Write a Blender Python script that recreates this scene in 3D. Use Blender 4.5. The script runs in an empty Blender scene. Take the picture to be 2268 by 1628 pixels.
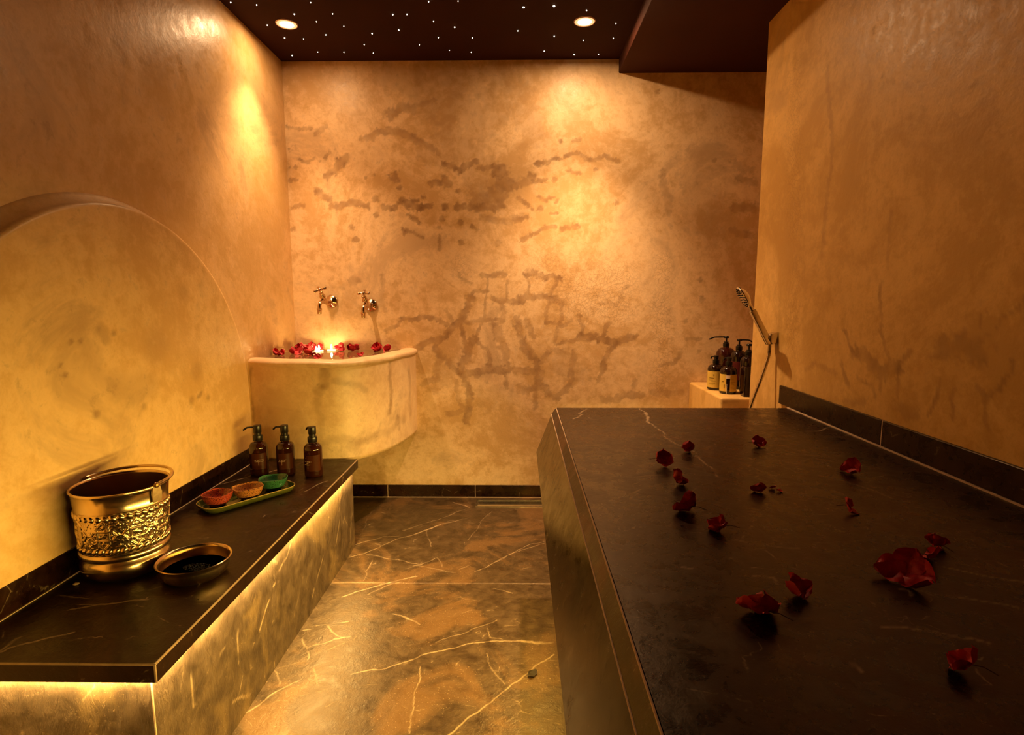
import bpy, bmesh, math, random
import numpy as np
from mathutils import Matrix, Vector

sc = bpy.context.scene
COL = sc.collection
PI = math.pi

# ------------------------------------------------------------------ camera
CAM_H = 1.2114
PITCH, YAW, ROLL, FPX = 0.1270, -0.0136, -0.0012, 1253.99
def make_camera():
    cy, sy = math.cos(YAW), math.sin(YAW); cp, sp = math.cos(PITCH), math.sin(PITCH)
    f0 = Vector((sy, cy, 0)); r = Vector((cy, -sy, 0))
    f = f0 * cp - Vector((0, 0, sp)); u = f0 * sp + Vector((0, 0, cp))
    cr, sr = math.cos(ROLL), math.sin(ROLL)
    r2 = r * cr + u * sr; u2 = u * cr - r * sr
    cam = bpy.data.cameras.new('camera'); cam.sensor_width = 36.0; cam.sensor_fit = 'HORIZONTAL'
    cam.lens = FPX / 2268 * 36.0; cam.clip_start = 0.02; cam.clip_end = 50
    o = bpy.data.objects.new('camera', cam); COL.objects.link(o)
    m = Matrix((r2, u2, -f)).transposed().to_4x4(); m.translation = Vector((0, 0, CAM_H))
    o.matrix_world = m
    sc.camera = o
make_camera()

# ------------------------------------------------------------------ world, exposure
w = bpy.data.worlds.new('world'); sc.world = w; w.use_nodes = True
w.node_tree.nodes['Background'].inputs[0].default_value = (0.02, 0.008, 0.002, 1)
w.node_tree.nodes['Background'].inputs[1].default_value = 0.0
sc.view_settings.view_transform = 'Standard'; sc.view_settings.look = 'None'
sc.view_settings.gamma = 1.0; sc.view_settings.use_curve_mapping = False
sc.view_settings.exposure = 0.28
sc.cycles.use_denoising = True
sc.cycles.max_bounces = 7; sc.cycles.diffuse_bounces = 5; sc.cycles.glossy_bounces = 3
sc.cycles.transmission_bounces = 5
sc.cycles.use_adaptive_sampling = True; sc.cycles.adaptive_threshold = 0.1; sc.cycles.adaptive_min_samples = 16
sc.cycles.caustics_reflective = False; sc.cycles.caustics_refractive = False
sc.cycles.sample_clamp_indirect = 4.0
sc.cycles.blur_glossy = 0.5
sc.cycles.use_light_tree = False

SPOT_COL = (1.0, 0.59, 0.285)
SPOT_W = 7.8        # wide spill of each downlight
BEAM_W = 190.0      # its narrow beam
BEAM_DEG = 85
LED_COL = (1.0, 0.64, 0.20)
LED_SLAB_COL = (1.0, 0.63, 0.125)
LED_S = 310.0
LED_SLAB = 315.0
FLAME_COL = (1.0, 0.55, 0.18)

# ------------------------------------------------------------------ dimensions (metres)
D, ZC, XL = 3.30, 2.494, -1.315          # back wall, ceiling, left wall
ZB, XB, YB0, YB1, TB = 0.4315, -0.7765, 1.1064, 2.633, 0.0426   # bench
XP, XBB = -0.800, -1.2578                # bench plinth, face of the arched back panel
ZS, XS, YS, XR, YE = 0.7486, 0.1517, 2.3076, 1.1171, 2.767      # massage slab, right wall
ZSO, XSO = 2.422, 0.544                  # lowered ceiling
XF = 1.70                                # far side of the shower recess
YBK = -1.60                              # wall behind the camera

# ------------------------------------------------------------------ node helpers
def new_mat(name):
    m = bpy.data.materials.new(name); m.use_nodes = True
    nt = m.node_tree; nt.nodes.clear()
    out = nt.nodes.new('ShaderNodeOutputMaterial'); b = nt.nodes.new('ShaderNodeBsdfPrincipled')
    nt.links.new(b.outputs[0], out.inputs[0])
    return m, nt, b
def setin(nt, sock, v):
    if hasattr(v, 'is_linked') or isinstance(v, bpy.types.NodeSocket): nt.links.new(v, sock)
    elif isinstance(v, (tuple, list)) and len(v) == 3 and sock.type == 'RGBA': sock.default_value = (*v, 1)
    else: sock.default_value = v
def noise(nt, co, scale, detail=5, rough=0.55, dist=0.0):
    n = nt.nodes.new('ShaderNodeTexNoise'); n.inputs['Scale'].default_value = scale
    n.inputs['Detail'].default_value = detail; n.inputs['Roughness'].default_value = rough
    n.inputs['Distortion'].default_value = dist; nt.links.new(co, n.inputs['Vector'])
    return n.outputs['Fac']
def voro(nt, co, scale, feature='DISTANCE_TO_EDGE'):
    n = nt.nodes.new('ShaderNodeTexVoronoi'); n.feature = feature; n.inputs['Scale'].default_value = scale
    nt.links.new(co, n.inputs['Vector'])
    return n.outputs['Distance']
def math_(nt, op, a, b=0.0, c=0.0, clamp=False):
    n = nt.nodes.new('ShaderNodeMath'); n.operation = op; n.use_clamp = clamp
    for i, v in enumerate((a, b, c)): setin(nt, n.inputs[i], v)
    return n.outputs[0]
def ramp(nt, fac, lo, hi, a=0.0, b=1.0):
    n = nt.nodes.new('ShaderNodeMapRange'); n.interpolation_type = 'SMOOTHSTEP'
    setin(nt, n.inputs['Value'], fac); n.inputs['From Min'].default_value = lo; n.inputs['From Max'].default_value = hi
    n.inputs['To Min'].default_value = a; n.inputs['To Max'].default_value = b
    return n.outputs['Result']
def mix(nt, fac, a, b, mode='MIX'):
    n = nt.nodes.new('ShaderNodeMix'); n.data_type = 'RGBA'; n.blend_type = mode; n.clamp_factor = True
    setin(nt, n.inputs[0], fac); setin(nt, n.inputs[6], a); setin(nt, n.inputs[7], b)
    return n.outputs[2]
def coords(nt, scale=(1, 1, 1), rot=(0, 0, 0)):
    t = nt.nodes.new('ShaderNodeTexCoord'); mp = nt.nodes.new('ShaderNodeMapping')
    mp.inputs['Scale'].default_value = scale; mp.inputs['Rotation'].default_value = rot
    nt.links.new(t.outputs['Object'], mp.inputs[0])
    return mp.outputs[0]
def attr(nt, name):
    n = nt.nodes.new('ShaderNodeAttribute'); n.attribute_name = name
    return n.outputs['Fac']
def bump(nt, b, h, strength, dist=0.01):
    n = nt.nodes.new('ShaderNodeBump'); n.inputs['Strength'].default_value = strength; n.inputs['Distance'].default_value = dist
    setin(nt, n.inputs['Height'], h); nt.links.new(n.outputs[0], b.inputs['Normal'])
def plain(name, col, rough=0.5, metal=0.0, spec=0.5, var=0.12, scale=30, bstr=0.0, bscale=60, emit=None, estr=0.0, trans=0.0, ior=1.45, coat=0.0):
    m, nt, b = new_mat(name); co = coords(nt)
    n = noise(nt, co, scale, 4)
    dark = tuple(c * (1 - var) for c in col); light = tuple(min(1, c * (1 + var)) for c in col)
    setin(nt, b.inputs['Base Color'], mix(nt, n, dark, light))
    b.inputs['Roughness'].default_value = rough; b.inputs['Metallic'].default_value = metal
    b.inputs['Specular IOR Level'].default_value = spec; b.inputs['IOR'].default_value = ior
    b.inputs['Transmission Weight'].default_value = trans; b.inputs['Coat Weight'].default_value = coat
    if bstr: bump(nt, b, noise(nt, co, bscale, 4), bstr, 0.003)
    if emit:
        b.inputs['Emission Color'].default_value = (*emit, 1); b.inputs['Emission Strength'].default_value = estr
    return m
def plaster(name, light, dark, stain=(0.20, 0.095, 0.038), rough=0.36):
    m, nt, b = new_mat(name); co = coords(nt)
    n1 = noise(nt, co, 2.2, 6, 0.68, 0.6); n2 = noise(nt, co, 17, 5, 0.74, 0.25)
    f = math_(nt, 'ADD', math_(nt, 'MULTIPLY', n1, 0.62), math_(nt, 'MULTIPLY', n2, 0.38))
    col = mix(nt, ramp(nt, f, 0.41, 0.58), dark, light)
    col = mix(nt, ramp(nt, n1, 0.54, 0.68, 0, 0.36), col, stain)
    col = mix(nt, ramp(nt, n2, 0.56, 0.70, 0, 0.22), col, stain)
    st = math_(nt, 'MULTIPLY', attr(nt, 'stain'), ramp(nt, n2, 0.25, 0.75, 0.8, 1.4), clamp=True)
    col = mix(nt, st, col, stain)
    cr = None
    if name in ('plaster_back', 'plaster_right'):
        vm = nt.nodes.new('ShaderNodeVectorMath'); vm.operation = 'MULTIPLY_ADD'
        nt.links.new(co, vm.inputs[0]); vm.inputs[1].default_value = (1, 1, 1)
        cx = nt.nodes.new('ShaderNodeCombineXYZ')
        for i in range(3): nt.links.new(math_(nt, 'MULTIPLY', n2, 0.06), cx.inputs[i])
        nt.links.new(cx.outputs[0], vm.inputs[2])
        cr = ramp(nt, voro(nt, vm.outputs[0], 52), 0.0, 0.12, 1, 0)
        cr = math_(nt, 'MULTIPLY', cr, attr(nt, 'craq'))
        col = mix(nt, math_(nt, 'MULTIPLY', cr, 0.26 if name == 'plaster_right' else 0.36), col, stain)
    setin(nt, b.inputs['Base Color'], col)
    setin(nt, b.inputs['Roughness'], ramp(nt, n2, 0.2, 0.8, rough - 0.08, rough + 0.16))
    b.inputs['Specular IOR Level'].default_value = 0.40
    h = noise(nt, co, 26, 3, 0.62)
    if cr is not None: h = math_(nt, 'SUBTRACT', h, math_(nt, 'MULTIPLY', attr(nt, 'craq'), math_(nt, 'MULTIPLY', noise(nt, co, 60, 1), 0.6)))
    bump(nt, b, h, 0.16, 0.008)
    return m
def stone(name, tone=1.0, rough=0.30, bstr=0.25, warm=1.0, spec=0.5, tint=(1, 1, 1), grit=0.5, streak=False):
    m, nt, b = new_mat(name); co = coords(nt); cr = coords(nt, (1, 2.2, 1.4), (0.2, 0.4, 0.9))
    n1 = noise(nt, co, 2.6, 4, 0.62, 0.9); n2 = noise(nt, co, 16, 5, 0.72, 0.3)
    c1, c2, c3 = (tuple(tone * c * k for c, k in zip(q, tint)) for q in ((0.034, 0.022, 0.012), (0.085, 0.056, 0.030), (0.17 * warm, 0.095, 0.040)))
    col = mix(nt, ramp(nt, n2, 0.3, 0.7), c1, c2)
    col = mix(nt, ramp(nt, n1, 0.50, 0.62, 0, 0.75), col, c3)
    vm = nt.nodes.new('ShaderNodeVectorMath'); vm.operation = 'ADD'; cx = nt.nodes.new('ShaderNodeCombineXYZ')
    for i in range(3): nt.links.new(math_(nt, 'MULTIPLY', n1, 0.3), cx.inputs[i])
    nt.links.new(cr, vm.inputs[0]); nt.links.new(cx.outputs[0], vm.inputs[1])
    v = ramp(nt, voro(nt, vm.outputs[0], 3.4), 0.0, 0.014, 1, 0)
    v = math_(nt, 'MULTIPLY', v, ramp(nt, n2, 0.52, 0.66, 0, 0.55))
    v = math_(nt, 'MAXIMUM', v, math_(nt, 'MULTIPLY', attr(nt, 'vein'), ramp(nt, n2, 0.34, 0.56, 0.25, 1.0)))
    g = noise(nt, co, 190, 1, 0.6)
    v = math_(nt, 'MAXIMUM', v, math_(nt, 'MULTIPLY', ramp(nt, g, 0.66, 0.74, 0, grit), ramp(nt, n1, 0.42, 0.58)))
    col = mix(nt, v, col, tuple(min(0.7, max(tone, 0.7) * c) for c in (0.42, 0.30, 0.18)))
    setin(nt, b.inputs['Base Color'], col)
    setin(nt, b.inputs['Roughness'], ramp(nt, n2, 0.25, 0.75, rough - 0.06, rough + 0.16))
    b.inputs['Specular IOR Level'].default_value = spec
    if tint != (1, 1, 1): b.inputs['Specular Tint'].default_value = (1.0, 0.72, 0.42, 1)
    bc = coords(nt, (1, 1, 0.28)) if streak else co
    bump(nt, b, noise(nt, bc, 46 if streak else 38, 5 if streak else 4, 0.7, 0.3), bstr, 0.008)
    return m

M = {}
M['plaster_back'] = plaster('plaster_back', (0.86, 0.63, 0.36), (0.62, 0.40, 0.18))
M['plaster_left'] = plaster('plaster_left', (0.74, 0.50, 0.24), (0.60, 0.375, 0.14), rough=0.34)
M['plaster_panel'] = plaster('plaster_panel', (0.84, 0.57, 0.26), (0.68, 0.42, 0.155), rough=0.36)
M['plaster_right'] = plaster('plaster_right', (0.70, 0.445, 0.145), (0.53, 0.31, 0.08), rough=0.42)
M['plaster_basin'] = plaster('plaster_basin', (0.84, 0.64, 0.39), (0.68, 0.47, 0.26))
M['ceiling'] = plain('ceiling_paint', (0.030, 0.0055, 0.0016), 0.9, spec=0.25, var=0.25, scale=4, bstr=0.15, bscale=25)
M['soffit'] = plain('soffit_paint', (0.042, 0.008, 0.0025), 0.9, spec=0.25, var=0.2, scale=4, bstr=0.15, bscale=25)
M['stone'] = stone('stone_dark', 0.17, 0.25, 0.07, 1.0, 0.34, (1, 0.42, 0.24), 0.12)
M['stone_bench'] = stone('stone_bench', 0.17, 0.32, 0.14, 1.0, 0.22, (1, 0.52, 0.34), 0.12)
M['stone_side'] = stone('stone_side', 0.20, 0.15, 0.03, 1.0, 0.5, (1, 0.8, 0.6), 0.1)
M['stone_floor'] = stone('stone_floor', 0.80, 0.36, 0.30, 1.0, 0.5, (1, 0.95, 0.85), 0.8)
M['stone_plinth'] = stone('stone_plinth', 1.45, 0.40, 0.9, 0.85, 0.5, (1, 1, 1), 0.4, True)
M['stone_strip'] = stone('stone_strip', 0.55, 0.34, 0.15, 1.35)
M['grout'] = plain('grout_pale', (0.55, 0.40, 0.26), 0.7, var=0.3, scale=60)
M['edge'] = plain('worn_stone_edge', (0.30, 0.21, 0.13), 0.4, var=0.5, scale=40)
M['brass'] = plain('brass', (0.76, 0.58, 0.33), 0.21, 1.0, var=0.15, scale=14, bstr=0.06, bscale=90)
M['brass_dark'] = plain('brass_tarnished', (0.30, 0.17, 0.06), 0.36, 1.0, var=0.35, scale=20)
M['copper'] = plain('warm_chrome', (0.70, 0.50, 0.32), 0.15, 1.0, var=0.05)
M['chrome'] = plain('chrome', (0.72, 0.66, 0.58), 0.14, 1.0, var=0.05)
M['steel'] = plain('brushed_steel', (0.62, 0.58, 0.5), 0.24, 1.0, var=0.2, scale=60)
M['amber'] = plain('amber_glass', (0.036, 0.0075, 0.0012), 0.05, var=0.08, trans=0.3, ior=1.48, coat=0.3)
M['amber_dark'] = plain('dark_amber_plastic', (0.013, 0.004, 0.002), 0.08, var=0.1, coat=0.3)
M['amber_red'] = plain('red_brown_plastic', (0.035, 0.006, 0.003), 0.09, var=0.1, coat=0.3)
M['liquid'] = plain('amber_liquid', (0.055, 0.014, 0.003), 0.2, var=0.1)
M['pump'] = plain('matt_black_pump', (0.009, 0.0065, 0.0045), 0.30, var=0.1)
M['yellow'] = plain('yellow_label', (0.72, 0.50, 0.09), 0.5, var=0.06)
M['redlab'] = plain('dark_red_label', (0.10, 0.008, 0.006), 0.5, var=0.06)
M['ink'] = plain('label_ink', (0.10, 0.06, 0.01), 0.6, var=0.05)
M['white_ink'] = plain('pale_print', (0.62, 0.45, 0.34), 0.6, var=0.05)
M['paper'] = plain('white_paper', (0.75, 0.66, 0.55), 0.6, var=0.05)
M['cream_wax'] = plain('candle_wax', (0.90, 0.80, 0.62), 0.45, var=0.03, emit=(1.0, 0.66, 0.30), estr=0.9)  # wax emits a little, standing in for flame light passing through it
M['flame'] = plain('candle_flame', (1, 0.6, 0.2), 0.5, var=0.0, emit=(1.0, 0.62, 0.22), estr=190.0)
M['wick'] = plain('burnt_wick', (0.02, 0.012, 0.008), 0.9)
M['trim_glow'] = plain('lit_trim_glow', (0.9, 0.7, 0.5), 0.4, var=0.0, emit=(1.0, 0.55, 0.26), estr=0.9)  # added glowing ring, imitates trim lit by the lens
M['lens'] = plain('lamp_lens', (1, 0.8, 0.5), 0.4, var=0.0, emit=(1.0, 0.72, 0.42), estr=14.0)
M['trim'] = plain('lamp_ring', (0.75, 0.55, 0.35), 0.4, var=0.05)
M['star'] = plain('star_fibre', (1, 1, 1), 0.4, var=0.0, emit=(1.0, 0.92, 0.72), estr=9.0)
M['led'] = plain('led_tape', (1, 0.9, 0.6), 0.5, var=0.0, emit=LED_COL, estr=LED_S)
for k_ in ('star', 'lens', 'cream_wax', 'trim_glow'): M[k_].cycles.emission_sampling = 'NONE'
M['led_slab'] = plain('led_tape_slab', (1, 0.9, 0.6), 0.5, var=0.0, emit=LED_SLAB_COL, estr=LED_SLAB)
M['petal'] = plain('red_petal', (0.46, 0.010, 0.016), 0.55, var=0.35, scale=60, bstr=0.3, bscale=160)
M['petal_pink'] = plain('pink_red_petal', (0.60, 0.035, 0.055), 0.55, var=0.3, scale=60, bstr=0.3, bscale=160)
M['stem'] = plain('dry_stem', (0.05, 0.025, 0.012), 0.7)
M['leaf'] = plain('dry_leaf', (0.035, 0.022, 0.010), 0.7)
M['green_glaze'] = plain('olive_green_glaze', (0.060, 0.066, 0.009), 0.16, var=0.25, scale=25, coat=0.4)
M['herbs'] = plain('dark_green_herbs', (0.02, 0.035, 0.018), 0.35, var=0.5, scale=200)
M['oil'] = plain('dark_water', (0.13, 0.070, 0.022), 0.08, var=0.3)
def speckled(name, col, dots, rough=0.16):
    m, nt, b = new_mat(name); co = coords(nt)
    n = noise(nt, co, 25, 3)
    base = mix(nt, n, tuple(c * 0.75 for c in col), tuple(min(1, c * 1.2) for c in col))
    nz = noise(nt, co, 380, 2, 0.4, 0.3)
    setin(nt, b.inputs['Base Color'], mix(nt, ramp(nt, nz, dots, dots + 0.03), base, (0.008, 0.004, 0.004)))
    b.inputs['Roughness'].default_value = rough; b.inputs['Coat Weight'].default_value = 0.3
    return m
M['glaze_red'] = speckled('red_speckled_glaze', (0.36, 0.055, 0.028), 0.575)
M['glaze_orange'] = speckled('orange_speckled_glaze', (0.42, 0.17, 0.045), 0.58)
M['glaze_green'] = speckled('green_speckled_glaze', (0.030, 0.13, 0.052), 0.61)
def water_mat():
    m, nt, b = new_mat('basin_water'); co = coords(nt)
    setin(nt, b.inputs['Base Color'], mix(nt, noise(nt, co, 6), (0.34, 0.20, 0.085), (0.44, 0.27, 0.12)))
    b.inputs['Roughness'].default_value = 0.03; b.inputs['IOR'].default_value = 1.33; b.inputs['Specular IOR Level'].default_value = 0.5
    b.inputs['Transmission Weight'].default_value = 0.45
    bump(nt, b, noise(nt, co, 5, 2), 0.03, 0.01)
    return m
M['water'] = water_mat()

# ------------------------------------------------------------------ mesh helpers
class MB:
    def __init__(s): s.v = []; s.f = []
    def add(s, v, f):
        o = len(s.v); s.v.extend([tuple(p) for p in v]); s.f.extend([tuple(i + o for i in q) for q in f]); return s
    def tf(s, m):
        s.v = [tuple(m @ Vector(p)) for p in s.v]; return s
    def box(s, x0, x1, y0, y1, z0, z1):
        v = [(x, y, z) for z in (z0, z1) for y in (y0, y1) for x in (x0, x1)]
        return s.add(v, [(0, 2, 3, 1), (4, 5, 7, 6), (0, 1, 5, 4), (2, 6, 7, 3), (0, 4, 6, 2), (1, 3, 7, 5)])
    def lathe(s, prof, n=32, cap0=True, cap1=True, m=None, ang=2 * PI):
        v = []; f = []
        for r, z in prof:
            for k in range(n):
                a = ang * k / n; v.append(Vector((r * math.cos(a), r * math.sin(a), z)))
        if m is not None: v = [m @ p for p in v]
        for i in range(len(prof) - 1):
            for k in range(n):
                k2 = (k + 1) % n
                f.append((i * n + k, i * n + k2, (i + 1) * n + k2, (i + 1) * n + k))
        if cap0 and prof[0][0] > 1e-6: f.append(tuple(range(n))[::-1])
        if cap1 and prof[-1][0] > 1e-6: f.append(tuple((len(prof) - 1) * n + k for k in range(n)))
        return s.add(v, f)
    def tube(s, pts, rad, n=12, closed=False):
        P = [Vector(p) for p in pts]; m = len(P)
        R = rad if isinstance(rad, (list, tuple)) else [rad] * m
        v = []; f = []; up = None
        for i in range(m):
            t = (P[(i + 1) % m] - P[i - 1]) if (closed or 0 < i < m - 1) else (P[1] - P[0] if i == 0 else P[-1] - P[-2])
            t.normalize()
            if up is None:
                up = Vector((0, 0, 1)) if abs(t.z) < 0.9 else Vector((1, 0, 0))
            a = t.cross(up); a.normalize(); b = a.cross(t); b.normalize(); up = b
            for k in range(n):
                q = 2 * PI * k / n
                v.append(P[i] + a * (R[i] * math.cos(q)) + b * (R[i] * math.sin(q)))
        for i in range(m if closed else m - 1):
            j = (i + 1) % m
            for k in range(n):
                k2 = (k + 1) % n; f.append((i * n + k, i * n + k2, j * n + k2, j * n + k))
        if not closed:
            f.append(tuple(range(n))[::-1]); f.append(tuple((m - 1) * n + k for k in range(n)))
        return s.add(v, f)
    def build(s, name, mat, parent=None, bevel=0.0, segs=2, smooth=35, recalc=True):
        me = bpy.data.meshes.new(name); me.from_pydata([tuple(p) for p in s.v], [], s.f)
        if recalc or bevel:
            bm = bmesh.new(); bm.from_mesh(me)
            if bevel:
                bmesh.ops.remove_doubles(bm, verts=bm.verts, dist=1e-6)
                ed = [e for e in bm.edges if len(e.link_faces) == 2 and e.calc_face_angle() > 0.5]
                bmesh.ops.bevel(bm, geom=ed, offset=bevel, segments=segs, affect='EDGES', profile=0.5)
            bmesh.ops.recalc_face_normals(bm, faces=bm.faces); bm.to_mesh(me); bm.free()
        return link(name, me, mat, parent, smooth)
def link(name, me, mat, parent=None, smooth=35):
    me.materials.append(M[mat] if isinstance(mat, str) else mat)
    if smooth:
        me.polygons.foreach_set('use_smooth', [True] * len(me.polygons))
        me.set_sharp_from_angle(angle=math.radians(smooth))
    o = bpy.data.objects.new(name, me); COL.objects.link(o)
    if parent: o.parent = parent
    return o
def tag(o, label, cat=None, group=None, kind=None):
    o['label'] = label
    if cat: o['category'] = cat
    if group: o['group'] = group
    if kind: o['kind'] = kind
    return o
def thing(name, label, cat, loc=(0, 0, 0), rz=0.0, group=None, kind=None):
    o = bpy.data.objects.new(name, None); COL.objects.link(o); o.empty_display_size = 0.05
    o.location = loc; o.rotation_euler = (0, 0, rz)
    return tag(o, label, cat, group, kind)
def copy_tree(root, loc=None, rz=None, label=None, parent=None):
    c = root.copy(); COL.objects.link(c)
    if parent: c.parent = parent
    if loc is not None: c.location = loc
    if rz is not None: c.rotation_euler = (0, 0, rz)
    if label: c['label'] = label
    for ch in list(root.children): copy_tree(ch, parent=c)
    return c
def T(x=0, y=0, z=0): return Matrix.Translation((x, y, z))
def RX(a): return Matrix.Rotation(a, 4, 'X')
def RY(a): return Matrix.Rotation(a, 4, 'Y')
def RZ(a): return Matrix.Rotation(a, 4, 'Z')

def grid_mesh(name, us, vs, fn):
    """fn(U,V arrays) -> (N,3) points; returns mesh plus the flat U,V arrays"""
    nu, nv = len(us), len(vs)
    U, V = np.meshgrid(us, vs); U = U.ravel(); V = V.ravel()
    P = fn(U, V).astype(np.float32)
    idx = np.arange(nu * nv).reshape(nv, nu)
    q = np.stack([idx[:-1, :-1], idx[:-1, 1:], idx[1:, 1:], idx[1:, :-1]], -1).reshape(-1, 4)
    return raw_mesh(name, P, q), U, V
def raw_mesh(name, P, q):
    me = bpy.data.meshes.new(name)
    me.vertices.add(len(P)); me.vertices.foreach_set('co', np.asarray(P, np.float32).ravel())
    me.loops.add(q.size); me.loops.foreach_set('vertex_index', q.ravel().astype(np.int32))
    me.polygons.add(len(q)); me.polygons.foreach_set('loop_start', (np.arange(len(q)) * q.shape[1]).astype(np.int32))
    me.polygons.foreach_set('loop_total', np.full(len(q), q.shape[1], np.int32))
    me.update(calc_edges=True); me.validate()
    return me
def set_attr(me, name, vals):
    a = me.attributes.new(name, 'FLOAT', 'POINT'); a.data.foreach_set('value', np.asarray(vals, np.float32))
def wiggle(pts, rng, amp, levels):
    P = [np.array(p, float) for p in pts]
    for _ in range(levels):
        Q = [P[0]]
        for a, b in zip(P, P[1:]):
            d = b - a; l = math.hypot(*d); n = np.array((-d[1], d[0])) / (l + 1e-9)
            Q += [(a + b) / 2 + n * rng.uniform(-1, 1) * amp * l, b]
        P = Q
    return P
def vnoise(u, v, seed):
    """smooth lattice noise, -1..1"""
    r = np.random.RandomState(seed); tab = r.uniform(-1, 1, (256, 256))
    i = np.floor(u).astype(int); j = np.floor(v).astype(int); fu = u - i; fv = v - j
    fu = fu * fu * (3 - 2 * fu); fv = fv * fv * (3 - 2 * fv); i &= 255; j &= 255; i2 = (i + 1) & 255; j2 = (j + 1) & 255
    return (tab[i, j] * (1 - fu) + tab[i2, j] * fu) * (1 - fv) + (tab[i, j2] * (1 - fu) + tab[i2, j2] * fu) * fv
def paint(U, V, strokes, soft=0.5, amp=0.12, levels=2, minw=0.0, seed=3, ragged=0.0):
    """stains and veins: distance of each vertex to wandering strokes"""
    out = np.zeros(len(U)); rng = random.Random(seed)
    for wd, st, pts in strokes:
        r = max(wd, minw) / 2
        if len(pts) == 1: pts = [pts[0], (pts[0][0] + r * 0.3, pts[0][1] + r * 0.1)]
        P = np.array(wiggle(pts, rng, amp, levels)); R = r * (1 + soft) + 1.2 * r * ragged
        m = (U > P[:, 0].min() - R) & (U < P[:, 0].max() + R) & (V > P[:, 1].min() - R) & (V < P[:, 1].max() + R)
        sd = rng.randrange(9999)
        if not m.any(): continue
        u, v = U[m], V[m]; dmin = np.full(len(u), 9.0)
        for a, b in zip(P[:-1], P[1:]):
            d = b - a; L2 = d @ d + 1e-12
            t = np.clip(((u - a[0]) * d[0] + (v - a[1]) * d[1]) / L2, 0, 1)
            dmin = np.minimum(dmin, np.hypot(u - a[0] - t * d[0], v - a[1] - t * d[1]))
        k = st
        if ragged:
            q = max(r, 0.012)
            n = 0.55 * vnoise(u / q, v / q, sd) + 0.4 * vnoise(u / q * 2.7, v / q * 2.7, sd + 1) + 0.3 * vnoise(u / 0.011, v / 0.011, sd + 2)
            dmin = dmin + r * ragged * 1.5 * n
            k = st * (0.85 + 0.35 * vnoise(u / 0.03, v / 0.03, sd + 3))
        t = np.clip((r * (1 + soft) - dmin) / (r * 2 * soft + 1e-9), 0, 1); t = t * t * (3 - 2 * t)
        out[m] = np.maximum(out[m], t * k) + 0.15 * np.minimum(out[m], t * k)
    return np.clip(out, 0, 1)
def lin(a, b, step): return np.linspace(a, b, max(2, int(round(abs(b - a) / step)) + 1))
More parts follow.
